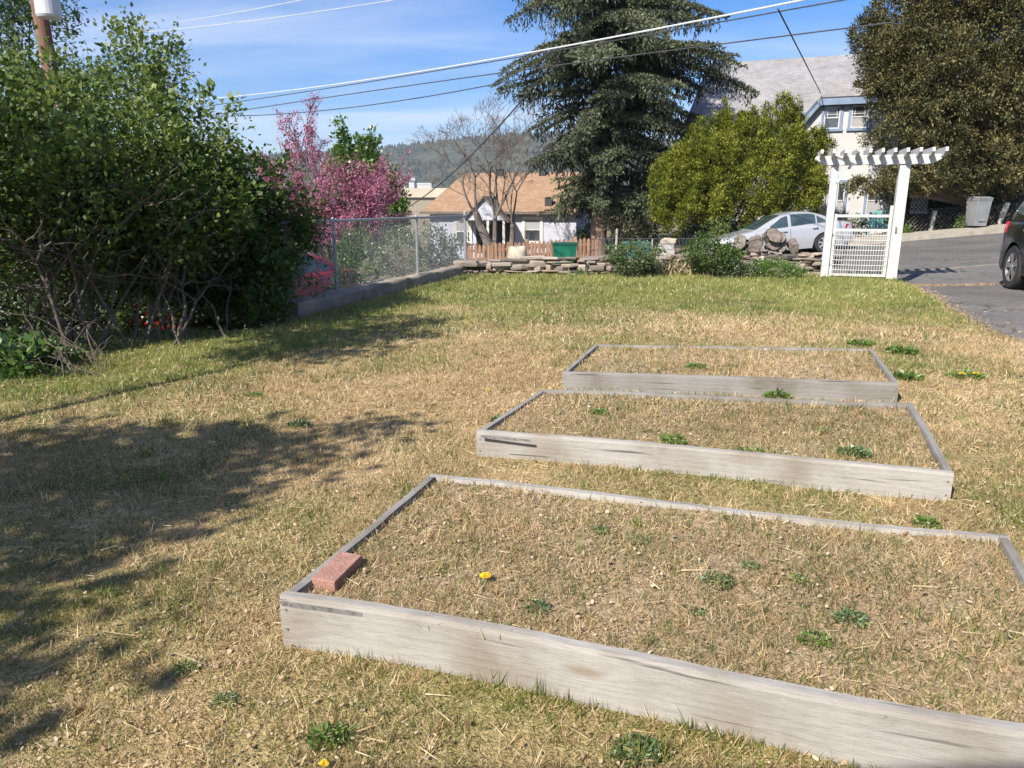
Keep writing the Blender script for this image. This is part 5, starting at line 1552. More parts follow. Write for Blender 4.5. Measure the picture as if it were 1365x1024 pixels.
# lighter bare twigs on the shrub's face
q = MB()
for (a, b, y) in (((160, 500), (15, 350), 6.7), ((120, 490), (60, 400), 6.6), ((215, 320), (300, 265), 7.6), ((160, 300), (240, 230), 7.2), ((40, 400), (130, 300), 6.8), ((175, 395), (250, 350), 7.7), ((0, 320), (70, 345), 6.5), ((10, 370), (65, 325), 6.6), ((145, 245), (235, 300), 7.3)):
    limb(q, wander(D(*a, y), D(*b, y + .2), 7, .05), .014, .004, 5)
    for k in range(5):
        s = D(a[0] + (b[0] - a[0]) * random.random(), a[1] + (b[1] - a[1]) * random.random(), y)
        limb(q, wander(s, s + Vector((random.uniform(-.4, .4), random.uniform(-.3, .2), random.uniform(-.1, .4))), 4, .03), .008, .002, 4)
q.build('bare_twigs', shrubbark, sA, sA.location)

# taller leafy trees behind the shrubs
def leaf_tree(name, label, lobes, base, leafm, per, L, W, csize=.22, nper=24, trunk=.12, barkm=None, shell=(.35, 1.05), cat='tree', limbs=9):
    b = Vector(base)
    t = thing(name, label, cat, b)
    foliage('crown', leafcloud(lobes, per, csize, nper, L, W, shell=shell), leafm, t, b)
    q = MB(); top = Vector(max((l[0] for l in lobes), key=lambda c: c[2]))
    limb(q, wander(b - Vector((0, 0, .2)), b.lerp(top, .75), 6, .06), trunk, trunk * .35, 9)
    for i in range(limbs):
        c = Vector(lobes[i % len(lobes)][0]); s = b.lerp(top, random.uniform(.2, .6))
        limb(q, wander(s, c + Vector([random.uniform(-.4, .4) * k for k in lobes[i % len(lobes)][1]]), 5, .08, .1), trunk * .4, .008, 6)
    q.build('trunk', barkm or greybark, t, b)
    return t
airyL = leafmat('airy_leaf', [(0, (.035, .075, .025)), (.5, (.085, .14, .042)), (1, (.18, .23, .08))], .45, .035, .5)
leaf_tree('locust_tree', 'airy green tree rising round the utility pole at the top left', [LE(30, 40, 22, 60, 75), LE(70, 135, 22, 60, 45), LE(-20, 110, 22, 60, 90), LE(18, -20, 22.5, 70, 60), LE(115, 110, 22, 35, 36)], (D(30, 300, 22).x, 22, -1.2), airyL, 4.2, .14, .08, .34, 26, .14)
leaf_tree('young_elm', 'slender leafy tree with twin tops above the lilac shrubs', [LE(180, 60, 10.6, 16, 34), LE(215, 95, 10.6, 34, 48), LE(190, 130, 10.4, 40, 50), LE(225, 70, 10.6, 10, 40), LE(238, 80, 10.6, 12, 20), LE(170, 100, 10.6, 16, 60), LE(215, 160, 10.2, 38, 40), LE(150, 130, 10.4, 30, 40)], (D(200, 400, 10.4).x, 10.4, 0), airyL, 13, .075, .045, .17, 20, .06)
leaf_tree('suckering_shoot', 'thin leafy shoots sticking out above the dark lilac shrub', [LE(297, 185, 9.6, 5, 28), LE(318, 195, 9.8, 10, 12), LE(270, 165, 9.6, 16, 16), LE(322, 225, 9.8, 9, 20)], (D(300, 400, 9.6).x, 9.6, 0), airyL, 30, .055, .04, .10, 12, .02, limbs=5)
# the tree beside the lawn, out of the picture, whose shade falls over the left foreground
def caster(px, py, z, r):
    """a lobe of leaves at height z whose shade falls at a photo pixel"""
    g = G(px, py); k = z / math.tan(SUN_EL)
    return ((g.x - SUN_H[0] * k, g.y - SUN_H[1] * k, z), (r, r, r * .75))
shl = [caster(20, 640, 3.3, .55), caster(130, 650, 3.5, .5), caster(60, 720, 3.2, .45), caster(200, 620, 3.4, .42), caster(160, 700, 3.0, .35), caster(290, 612, 3.5, .36), caster(370, 592, 3.4, .30), caster(300, 650, 3.1, .24), caster(445, 578, 3.3, .22), caster(505, 566, 3.2, .16), caster(40, 590, 3.8, .3), caster(420, 610, 3.0, .15), caster(110, 600, 3.7, .3), caster(20, 800, 3.0, .28), caster(-90, 700, 3.3, .6), caster(-60, 860, 2.9, .35), caster(250, 690, 3.0, .16), caster(10, 905, 2.7, .16), caster(395, 448, 4.0, .42), caster(450, 450, 4.1, .40), caster(500, 440, 4.0, .34), caster(550, 434, 4.2, .26), caster(590, 428, 4.0, .16), caster(430, 476, 3.8, .26), caster(480, 468, 3.9, .22), caster(350, 468, 3.9, .36), caster(560, 448, 3.9, .12), caster(530, 425, 4.2, .2), caster(410, 425, 4.1, .34), caster(470, 428, 4.1, .32), caster(370, 435, 4.1, .4), caster(420, 462, 3.9, .36), caster(475, 452, 4.0, .34), caster(530, 444, 4.0, .26)]
shade = leaf_tree('maple_tree', 'leafy tree beside the lawn just outside the left of the picture', shl, (shl[0][0][0] - .6, shl[0][0][1] - .3, 0), lilacL, 10, .11, .085, .24, 22, .09, limbs=12)
# --- leafy weeds and brush at the lower left
weedL = leafmat('weed_leaf', [(0, (.045, .095, .018)), (.5, (.085, .165, .030)), (1, (.16, .25, .06))], .35, .06, .45)
def low_clump(name, label, px0, px1, py0, py1, y, m, L, W, n, cat='plant', group=None, base_py=None, up=.6, aspect=1.0):
    """bushy plant filling a rectangle of the picture, rooted on the ground at its foot"""
    a, b = D(px0, py1, y), D(px1, py0, y); c = (a + b) / 2; zb = min(a.z, b.z)
    rx, rz = abs(b.x - a.x) / 2, abs(b.z - a.z) / 2
    base = Vector((c.x, y, zb))
    t = thing(name, label, cat, base, group=group)
    d = rdirs(n); r = rng.uniform(.2, 1, n) ** .45
    q = 1 + .95 * (fbm(d[:, 0] * 2.2 + px0, d[:, 2] * 2.2 + d[:, 1], 3) - .5) * 2
    P = np.array(c) + d * np.array([rx, rx * aspect * .8, rz]) * (r * q)[:, None]
    P[:, 2] = np.maximum(P[:, 2], zb)
    A = unit(rng.normal(size=(n, 3)) + d * .9 + np.array([0, 0, up * 1.5]))
    V = leaf_verts(P, A, L * rng.uniform(.5, 1.25, n), W * rng.uniform(.6, 1.2, n), rng, .12)
    foliage('leaves', (V, np.clip(rng.random(n) * .6 + .4 * fbm(P[:, 0] * 6, P[:, 2] * 6, 8), 0, 1)), m, t, base)
    q = MB()
    for k in range(max(5, n // 160)):
        e = Vector((c.x + random.uniform(-.8, .8) * rx, y + random.uniform(-.6, .6) * rx * aspect, zb + random.uniform(.6, 1.8) * rz))
        limb(q, wander(base + Vector((random.uniform(-.4, .4) * rx, random.uniform(-.2, .2) * rx, -.02)), e, 4, .03), .008, .003, 5)
    q.build('stems', greybark, t, base)
    return t
low_clump('mallow_weed', 'broad leaved green weeds at the foot of the left shrub', -40, 88, 446, 524, 6.1, weedL, .075, .06, 2200, 'weed')
low_clump('mallow_weed', 'low green weeds under the leaning dead twigs', 55, 118, 462, 512, 6.5, weedL, .05, .03, 700, 'weed')
bt = thing('twig_pile', 'heap of fallen dead grey twigs at the foot of the left shrub', 'brush', G(80, 500))
q = MB()
for k in range(30):
    a = G(random.uniform(60, 150), random.uniform(488, 506)); a.z = .01
    b = a + Vector((random.uniform(-.9, .25), random.uniform(-.2, .6), random.uniform(.05, .5)))
    pts = wander(a, b, 6, .035, .12); limb(q, pts, random.uniform(.003, .007), .002, 5)
q.build('twigs', shrubbark, bt, bt.location)

# --- redbud, poplar and shrubs beyond the chain link fence
pinkL = leafmat('redbud_blossom', [(0, (.19, .05, .095)), (.4, (.36, .105, .19)), (.75, (.50, .19, .29)), (1, (.58, .31, .36))], .25, .02)
def branch_tree(name, label, base, targets, barkm, r0, twig_n, twig_len, cat='tree', fork=.3, bow=.3, sub=4):
    b = Vector(base); t = thing(name, label, cat, b); q = MB(); ends = []
    for tg in targets:
        tg = Vector(tg); h = b.lerp(tg, fork * random.uniform(.6, 1.2)) + Vector((0, 0, .15))
        pts = wander(b, h, 3, .05) + wander(h, tg, 6, .10, bow)[1:]
        L_ = (tg - b).length
        limb(q, pts, r0 * random.uniform(.6, 1.0), .012, 7)
        for j in range(sub):
            i = random.randint(2, len(pts) - 2); s = pts[i]
            e = s + (tg - h) * random.uniform(.25, .5) + Vector((random.uniform(-1, 1), random.uniform(-1, 1), random.uniform(-.2, .9))) * L_ * .16
            p2 = wander(s, e, 5, .05, .05); limb(q, p2, r0 * .3, .008, 5)
            for m_ in range(twig_n):
                s2 = p2[random.randint(1, 5)]; e2 = s2 + ((e - s).normalized() * .6 + Vector((random.uniform(-1, 1), random.uniform(-1, 1), random.uniform(-.2, 1)))) * twig_len * random.uniform(.4, 1)
                p3 = wander(s2, e2, 3, .03); limb(q, p3, .010, .004, 4); ends.append((s2, e2))
            ends.append((s, e))
        ends.append((h, tg))
    return t, q, ends, b
rb = (D(455, 360, 21.5).x, 21.5, -1.0)
tg = [tuple(D(px, py, 21.5 + random.uniform(-1.2, 1.2))) for px, py in ((385, 168), (405, 185), (372, 190), (350, 225), (340, 245), (420, 215), (440, 238), (462, 250), (485, 268), (505, 268), (522, 285), (470, 275), (430, 260), (395, 235), (365, 255), (500, 295), (450, 290), (520, 302), (480, 302), (420, 285), (440, 300), (385, 262))]
t, q, ends, b = branch_tree('redbud_tree', 'redbud tree covered in pink blossom behind the chain link fence', rb, tg + [tuple(D(random.uniform(350, 520), random.uniform(245, 305), 21.5 + random.uniform(-1, 1))) for _ in range(26)], darkbark, .05, 7, .40, bow=.05, fork=.45)
q.build('trunk', darkbark, t, b)
Vs = []; n_e = len(ends)
E0 = np.array([list(e[0]) for e in ends]); E1 = np.array([list(e[1]) for e in ends])
n = 60000
i = rng.integers(0, n_e, n); u = rng.random(n)[:, None] ** .8
P = E0[i] + (E1[i] - E0[i]) * u + rng.normal(size=(n, 3)) * .055
P = P[P[:, 2] > D(450, 325, 21.5).z]; n = len(P)
foliage('blossom', (leaf_verts(P, rdirs(n), rng.uniform(.035, .075, n), rng.uniform(.025, .045, n), rng), np.clip(.25 + .5 * fbm(P[:, 0] * 1.5, P[:, 2] * 1.5, 4) + rng.normal(0, .2, n), 0, 1)), pinkL, t, b)

poplarL = leafmat('fresh_green_leaf', [(0, (.055, .115, .020)), (.5, (.115, .205, .034)), (1, (.21, .31, .07))], .42, .06, .4)
pop = [LE(456, 190, 27, 6, 30), LE(463, 215, 27, 10, 30), LE(485, 210, 27, 7, 30), LE(497, 205, 27, 7, 32), LE(503, 235, 27, 13, 30), LE(515, 250, 27, 16, 28), LE(487, 250, 27, 22, 35), LE(462, 240, 27, 18, 28), LE(445, 218, 27, 8, 14), LE(526, 265, 27, 15, 22), LE(505, 280, 27, 28, 26), LE(473, 225, 27, 8, 24), LE(536, 283, 26.6, 8, 16), LE(520, 300, 26.6, 22, 18)]
leaf_tree('poplar_tree', 'fresh green tree with spiky upright shoots behind the redbud', pop, (D(500, 340, 27).x, 27, -1.1), poplarL, 16, .15, .10, .20, 20, .12, shell=(.2, 1.05))
shrubL = leafmat('grey_green_leaf', [(0, (.035, .06, .022)), (.5, (.085, .12, .050)), (1, (.19, .22, .11))], .3, .05)
low_clump('hedge_shrub', 'round grey green shrub behind the right end of the chain link fence', 560, 618, 305, 372, 20, shrubL, .07, .045, 3600, 'shrub')
low_clump('hedge_shrub', 'pale green shrub behind the middle of the chain link fence', 500, 565, 300, 378, 19, leafmat('pale_shrub_leaf', [(0, (.06, .09, .03)), (.5, (.13, .16, .07)), (1, (.26, .27, .15))], .3, .05), .06, .04, 3800, 'shrub')
low_clump('hedge_shrub', 'yellow green shrub beneath the pink redbud tree', 440, 505, 305, 385, 18.5, poplarL, .06, .04, 3400, 'shrub')
low_clump('fence_weed', 'dark leafy weed growing round the fence post by the red car', 440, 478, 352, 402, 11.6, lilacL, .05, .035, 700, 'weed')

# --- bare tree before the cottage
bb_ = D(655, 345, 31); base = (bb_.x, 31, -1.0)
b = Vector(base); t = thing('bare_tree', 'leafless many branched tree standing before the cottage', 'tree', b); q = MB()
def grow(p, d, L, r, depth):
    n = 3 if depth > 1 else 2
    pts = [p]; dd = Vector(d)
    for i in range(n):
        dd = (dd + Vector((random.gauss(0, .13), random.gauss(0, .13), random.gauss(.04, .08)))).normalized()
        pts.append(pts[-1] + dd * L / n)
    limb(q, pts, max(r, .0055), max(r * .62, .0045), 6 if depth > 2 else 4)
    if depth == 0: return
    for k in range(random.choice((2, 3, 3)) if depth > 1 else 3):
        src = pts[-1] if k < 2 else pts[random.randint(1, n)]
        ax = Vector((random.gauss(0, 1), random.gauss(0, .8), random.gauss(0, .45)))
        nd = (dd + ax.normalized() * random.uniform(.45, .85)).normalized()
        grow(src, nd, L * random.uniform(.55, .78), r * .56, depth - 1)
f0 = D(636, 287, 30.9)
for (px, py, px2, py2, L, r) in ((636, 287, 590, 235, 1.9, .085), (636, 287, 628, 215, 2.1, .09), (638, 290, 600, 265, 1.7, .06), (660, 290, 655, 210, 2.3, .095), (660, 292, 690, 225, 2.2, .085), (664, 285, 668, 200, 2.2, .08), (683, 300, 700, 240, 1.9, .07), (683, 300, 672, 235, 1.9, .06)):
    a, c = D(px, py, 30.9), D(px2, py2, 30.9 + random.uniform(-.5, .5)); grow(a, (c - a).normalized(), L * .72, r * .72, 6)
for px in (660, 683):
    limb(q, [D(px - 3, 345, 31) - Vector((0, 0, .3)), D(px, 315, 31), D(px + (0 if px < 670 else 0), 290 if px < 670 else 300, 30.9)], .13, .09, 8)
p_ = [D(655, 335, 31), D(640, 300, 31), D(634, 283, 30.8)]
limb(q, [Vector((base[0], 31, -1.2))] + p_, .26, .13, 9)
q.build('trunk', mat('grey_twig_bark', [(0.3, (.10, .085, .072)), (0.7, (.20, .17, .145))], rough=.95, scale=6), t, b)

# --- the big spruce
def spruce():
    bx = D(797, 335, 31).x; y0 = 31.0; zb = -.7
    b = Vector((bx, y0, zb))
    t = thing('spruce_tree', 'tall dark spruce with drooping boughs in the middle of the view', 'tree', b)
    q = MB(); H = 19.0
    q.tube([(bx, y0, zb - .3), (bx, y0, zb + .4), (bx + .05, y0, 3), (bx + .12, y0, 8), (bx + .2, y0, zb + H)], [.48, .36, .31, .24, .03], 14)
    q.build('trunk', mat('spruce_bark', [(0.3, (.13, .085, .065)), (0.6, (.23, .155, .12)), (0.8, (.30, .22, .18))], rough=.95, scale=6, stretch=(3, 3, .8), detail=7, bump=.8), t, b)
    rad = Curve1([(.5, 1.5), (1.2, 2.6), (2.0, 3.1), (3.2, 3.6), (4.6, 4.0), (6.0, 4.9), (7.2, 5.6), (8.2, 5.3), (10, 4.3), (13, 2.9), (16, 1.6), (18.5, .3)])
    P, A, LL, T = [], [], [], []
    br = MB()
    z = 1.5
    while z < 18.2:
        todo = []
        for k in range(4):
            az = random.uniform(0, 2 * math.pi)
            if z < 4 and (math.sin(az) > .3) and random.random() < .3: continue
            R = rad(z) * random.uniform(.62, 1.12) * (.80 if math.cos(az) < -.2 else 1.0) * (.72 if (math.cos(az) > .2 and z < 3.4) else 1.0)
            if z < 10 and random.random() < .12: R *= .55
            todo.append((z, az, R))
        if 2.6 < z < 12:
            for _ in range(2): todo.append((z + random.uniform(-.1, .2), random.uniform(-2.6, -.5), rad(z) * random.uniform(.25, .55)))
        for (z_, az, R) in todo:
            dx, dy = math.cos(az), math.sin(az)
            rise, droop = random.uniform(.10, .30), random.uniform(.30, .55)
            nseg = max(5, int(R / .13)); pts = []
            for i in range(nseg + 1):
                s = i / nseg
                zz = z + R * (rise * s - droop * s * s + .22 * max(0, s - .7) ** 1.5)
                pts.append(Vector((bx + dx * R * s, y0 + dy * R * s, zz)))
            if z < 11: limb(br, pts[::2] + ([pts[-1]] if nseg % 2 else []), .055, .01, 5)
            far = dy > .45
            for i in range(1, nseg + 1):
                s = i / nseg; c = pts[i]
                if s < .18: continue
                wdt = .75 * R / 4 * (1 - s * .75) * 1.5 + .18
                dens = .55 if far or z > 10 else 1.0
                side = Vector((-dy, dx, 0))
                for sg in (-1, 1):
                    if random.random() > dens: continue
                    l = wdt * random.uniform(.55, 1.1)
                    dirv = (side * sg * .8 + Vector((dx, dy, 0)) * .6).normalized()
                    m = max(3, int(l / .055))
                    for j in range(m):
                        u_ = (j + .5) / m
                        pp = c + dirv * l * u_ + Vector((0, 0, -.45 * l * u_ * u_ + .05 * u_))
                        for w_ in range(2):
                            P.append((pp.x + random.gauss(0, .02), pp.y + random.gauss(0, .02), pp.z + random.gauss(0, .015)))
                            a_ = dirv * .7 + Vector((random.gauss(0, .5), random.gauss(0, .5), random.gauss(.05, .4))); A.append(tuple(a_)); LL.append(.15); T.append(.55)
                # hanging curtains
                for h in range(2):
                    if random.random() > dens * .9: continue
                    l = random.uniform(.25, .85) * (1.2 - .5 * s)
                    o = side * random.uniform(-.5, .5) * wdt
                    m = max(2, int(l / .07))
                    for j in range(m):
                        u_ = (j + .5) / m
                        P.append((c.x + o.x + random.gauss(0, .03), c.y + o.y + random.gauss(0, .03), c.z - .1 * abs(o.length) - l * u_))
                        A.append((random.gauss(0, .35), random.gauss(0, .35), -1)); LL.append(.17); T.append(.3)
        z += .30 if z < 11 else .4
    br.build('boughs', darkbark, t, b)
    P = np.array(P); A = unit(np.array(A)); n = len(P)
    LL = np.array(LL) * rng.uniform(.7, 1.2, n)
    T = np.clip(np.array(T) + rng.normal(0, .18, n) + .5 * (fbm(P[:, 0] * .9, P[:, 2] * .9, 12) - .5), 0, 1)
    V = leaf_verts(P, A, LL, LL * .36, rng, .25)
    foliage('needles', (V, T), leafmat('spruce_needles', [(0, (.026, .036, .022)), (.35, (.066, .082, .046)), (.65, (.122, .138, .080)), (1, (.19, .198, .115))], .15, .02, .6), t, b)
spruce()

# --- golden conifers by the white house
def conifer(name, label, base, lobes, m, per, csize, nper, L, W, up=.55, trunk=.12, shell=(.75, 1.05), extra=None):
    b = Vector(base); t = thing(name, label, 'tree', b)
    foliage('crown', leafcloud(sublobes(lobes, *(extra or (9, .42))), per, csize, nper, L, W, shell=shell, up=up, out=.85, fold=.3), m, t, b)
    # dark inner shoots close the crown from within
    top = Vector(max((l[0] for l in lobes), key=lambda c: c[2]))
    q = MB(); limb(q, wander(b - Vector((0, 0, .2)), Vector((b.x + (top.x - b.x) * .4, b.y, top.z)), 6, .05), trunk, trunk * .3, 10)
    for c, r in lobes:
        limb(q, wander(b + Vector((0, 0, (c[2] - b.z) * .45)), c, 4, .08), trunk * .5, .02, 6)
    q.build('trunk', darkbark, t, b)
    return t
goldL = leafmat('golden_spray', [(0, (.060, .080, .012)), (.35, (.135, .165, .018)), (.7, (.24, .265, .028)), (1, (.36, .35, .06))], .25, .02, .6)
g1 = [LE(903, 240, 27, 28, 38), LE(930, 213, 27, 34, 34), LE(966, 172, 27, 12, 26), LE(955, 225, 26.6, 38, 55), LE(900, 275, 26.6, 25, 32), LE(945, 268, 26.6, 40, 34), LE(880, 250, 27, 14, 30), LE(975, 205, 27, 22, 42), LE(890, 225, 27.4, 14, 18)]
conifer('golden_thuja', 'left one of two golden green conifers before the white house', (D(935, 340, 27.2).x, 27.2, -.35), g1, goldL, 24, .10, 30, .085, .032, 1.1, extra=(10, .36, .85, 1.9))
g2 = [LE(1000, 200, 27, 24, 44), LE(1045, 205, 26.8, 34, 54), LE(1055, 170, 27, 15, 32), LE(1015, 250, 26.6, 38, 44), LE(1062, 245, 26.8, 30, 44), LE(1085, 195, 27, 16, 24), LE(1100, 190, 27, 10, 12), LE(995, 170, 27.2, 11, 18), LE(1085, 250, 27, 15, 28), LE(1025, 278, 26.8, 26, 16)]
conifer('golden_thuja', 'right one of two golden green conifers, its tip by the gable window', (D(1035, 330, 27.2).x, 27.2, 0), g2, goldL, 24, .10, 30, .085, .032, 1.1, extra=(10, .36, .85, 1.9))
# --- the brown green juniper at the right
junL = leafmat('juniper_spray', [(0, (.034, .040, .017)), (.35, (.098, .100, .040)), (.7, (.180, .160, .062)), (1, (.29, .235, .10))], .15, .02, .6)
j = [LE(1200, 20, 26, 48, 50), LE(1260, -10, 26, 70, 60), LE(1185, 75, 26, 36, 34), LE(1240, 80, 25.6, 60, 55), LE(1310, 60, 26, 70, 70), LE(1205, 135, 25.6, 34, 36), LE(1255, 150, 25.4, 50, 45), LE(1330, 140, 25.6, 60, 60), LE(1190, 185, 25.4, 36, 22), LE(1245, 205, 25.4, 46, 34), LE(1310, 210, 25.4, 50, 36), LE(1160, 247, 25.2, 32, 9), LE(1195, 240, 25.2, 26, 14), LE(1240, 238, 25.2, 30, 18), LE(1380, 80, 26.5, 70, 90), LE(1175, 100, 26, 22, 24), LE(1300, -70, 26, 100, 60), LE(1370, 190, 26, 40, 50), LE(1270, 240, 25.9, 44, 22), LE(1330, 240, 26.1, 36, 22)]
conifer('juniper_tree', 'huge brown green juniper at the right beside the white house', (D(1290, 318, 26.6).x, 26.6, .85), j, junL, 9, .15, 34, .10, .042, .5, .34, extra=(15, .36))
darkL = leafmat('dark_leaf', [(0, (.018, .032, .010)), (.5, (.040, .065, .018)), (1, (.09, .13, .035))], .3, .05)
leaf_tree('shade_tree', 'dark leafy tree behind the juniper at the right edge', [LE(1340, 215, 30, 50, 50), LE(1390, 150, 30, 50, 80), LE(1280, 262, 29, 60, 40), LE(1350, 270, 29, 60, 40), LE(1215, 275, 29, 32, 30)], (D(1340, 318, 30).x, 30, 1.3), darkL, 7, .13, .09, .28, 26, .2, darkbark)
def hedge(label, px0, px1, py0, py1, y, m, n, L, W):
    a, b_ = D(px0, py1, y), D(px1, py0, y)
    base = Vector(((a.x + b_.x) / 2, y, float(terrain((a.x + b_.x) / 2, y)))); t = thing('vine_hedge', label, 'hedge', base)
    x = rng.uniform(a.x, b_.x, n); zb = terrain(x, np.full(n, y)) + .1
    h = (b_.z - .35 - street_z(b_.x)) + 0 * x
    h = np.maximum(.5, h * (0.7 + .5 * fbm(x * .9, x * 0, 3)))
    P = np.stack([x, y + rng.normal(0, .18, n), zb + h * rng.random(n)], -1)
    foliage('leaves', (leaf_verts(P, unit(rng.normal(size=(n, 3)) + [0, -.5, .3]), L * rng.uniform(.5, 1.2, n), W * rng.uniform(.6, 1.2, n), rng), rng.random(n)), m, t, base)
hedge('dark tangle of dry vines along the far wire fence', 1192, 1350, 268, 318, 26.35, leafmat('dry_vine', [(0, (.03, .03, .014)), (.5, (.075, .068, .032)), (1, (.17, .145, .075))], .2, .03), 9000, .09, .05)
low_clump('ivy_clump', 'bright green ivy patch beside the tall grey bin', 1272, 1290, 288, 312, 25.55, poplarL, .09, .07, 260, 'plant')
low_clump('ivy_clump', 'green plant at the foot of the far wire fence by the arbour', 1199, 1216, 300, 318, 25.5, poplarL, .08, .06, 240, 'plant')
low_clump('house_shrub', 'mixed green shrub against the white house, seen through the gate', 1120, 1160, 290, 318, 27.4, shrubL, .09, .06, 1100, 'shrub')
low_clump('house_shrub', 'small green shrub right of the teal chair, seen through the gate', 1172, 1200, 284, 318, 27.0, poplarL, .09, .06, 900, 'shrub')
low_clump('under_shrub', 'dark bushy growth beneath the golden conifers', 900, 1060, 285, 335, 28.0, darkL, .12, .08, 5000, 'shrub')
low_clump('under_shrub', 'dark young conifer growth at the foot of the spruce', 805, 868, 255, 335, 30.2, leafmat('spruce_needles', []), .16, .05, 5200, 'shrub')
low_clump('under_shrub', 'dark bush left of the spruce trunk behind the picket fence', 768, 796, 300, 345, 32, darkL, .12, .08, 1500, 'shrub')

# a dark shrubbery on the neighbour's side closes the view under the lilacs
for (label, pts) in (('dark shrub growing beyond the fence behind the lilac stems', [(60, 360, 12.5, 80), (150, 380, 12.5, 85), (230, 370, 12.8, 80), (110, 430, 12.5, 70), (200, 440, 12.5, 70), (-20, 400, 12.5, 90)]), ('dark leafy shrub beyond the fence behind the right part of the lilac', [(300, 365, 12.6, 70), (345, 350, 13.0, 55), (290, 420, 12.4, 60), (335, 410, 12.6, 45), (255, 430, 12.4, 60)])):
    lob = [LB(*p) for p in pts]
    leaf_tree('neighbour_shrub', label, lob, (lob[0][0][0], 12.6, -1.0), darkL, 13, .10, .07, .24, 22, .05, shell=(.2, 1.02), cat='shrub')

# ------------------------------------------------------------------ planting along the stone wall
roseL = leafmat('rose_leaf', [(0, (.035, .065, .022)), (.45, (.075, .12, .038)), (.8, (.13, .17, .06)), (1, (.22, .17, .09))], .3, .03, .55)
low_clump('rose_bush', 'sprawling rose bush before the wall, left of the iris leaves', 800, 884, 322, 368, 14.75, roseL, .05, .034, 4200, 'bush')
low_clump('rose_bush', 'dense dark green rose bush before the wall beside the log heap', 918, 988, 318, 366, 14.7, lilacL, .055, .036, 4600, 'bush')
low_clump('rose_bush', 'thin tall rose stems with few leaves above the dark green bush', 928, 985, 288, 335, 14.9, roseL, .05, .035, 420, 'bush')
low_clump('ground_cover', 'bright yellow green ground cover at the foot of the wall by the arbour', 985, 1082, 348, 373, 14.55, poplarL, .04, .026, 3600, 'plant', up=1.0, aspect=.5)
low_clump('ground_cover', 'green leafy weeds between the dark rose bush and the ground cover', 945, 1010, 345, 372, 14.5, shrubL, .045, .03, 1700, 'plant', aspect=.6)
irisL = leafmat('iris_leaf', [(0, (.085, .15, .06)), (.4, (.16, .23, .10)), (.6, (.34, .30, .16)), (1, (.50, .38, .23))], .3, .04)
def blades_plant(name, label, base, n, h, wdt, m, tlo, thi, spread=.5, cat='plant', group=None, arch=.5):
    b = Vector(base); t = thing(name, label, cat, b, group=group)
    Vs, Ts = [], []
    for k in range(n):
        a = random.uniform(0, 6.28); L_ = h * random.uniform(.5, 1.15); lean = random.uniform(.05, spread); tv = random.uniform(tlo, thi)
        p = Vector((random.gauss(0, wdt * 3), random.gauss(0, wdt * 2), -.01)); d = Vector((math.cos(a) * lean, math.sin(a) * lean, 1)).normalized(); sd = Vector((-math.sin(a + .9), math.cos(a + .9), 0))
        prev = p; wp_ = wdt
        for i in range(1, 5):
            nd = (d + Vector((math.cos(a), math.sin(a), -1.2)) * arch * (i / 4) ** 2 * random.uniform(.4, 1.2)).normalized(); nx_ = prev + nd * L_ / 4; nx_.z = max(nx_.z, .01); wn = wdt * (1 - (i / 4) ** 2 * .97)
            Vs.append([prev - sd * wp_ / 2, prev + sd * wp_ / 2, nx_ + sd * wn / 2, nx_ - sd * wn / 2]); Ts.append(tv); prev = nx_; wp_ = wn
    me = np_mesh('leaves', np.array([[list(v) for v in f] for f in Vs]), 4, Ts)
    link_mesh(me, 'leaves', m, t)
    return t
for px, n, lo, hi, lab in ((852, 30, .45, 1, 'dry tan iris clump at the left end of the iris row'), (866, 24, .0, .45, 'fresh green iris clump second from left in the iris row'), (884, 34, .2, 1, 'half withered iris clump in the middle of the iris row'), (905, 34, .5, 1, 'withered brown iris clump right of the middle of the iris row'), (928, 26, .1, .9, 'iris clump in front of the dark rose bush'), (948, 20, .0, .5, 'upright green iris clump under the dark rose bush')):
    blades_plant('iris_clump', lab, G(px, 367), n, .50, .042, irisL, lo, hi, .7, arch=.32, group='iris clumps along the stone wall')
blades_plant('rosette_plant', 'pale green broad leaved rosette before the wall left of the rose bush', G(777, 366), 30, .22, .05, irisL, .0, .55, 1.2)
for px, n, lab in ((630, 40, 'tall green grass tuft where the concrete wall meets the stone wall'), (668, 36, 'tall green grass tuft under the pale boulder'), (735, 30, 'tall green grass tuft before the wall left of the green bin')):
    blades_plant('grass_tuft', lab, G(px, 364), n, .26, .012, grm, .2, .9, .7, group='grass tufts along the stone wall')
# thin stakes
for px, pyt, lab in ((607 + 55, 345, 'thin pale stake at the foot of the wall under the boulder'), (822, 318, 'pale stake in the rose bush')):
    pass

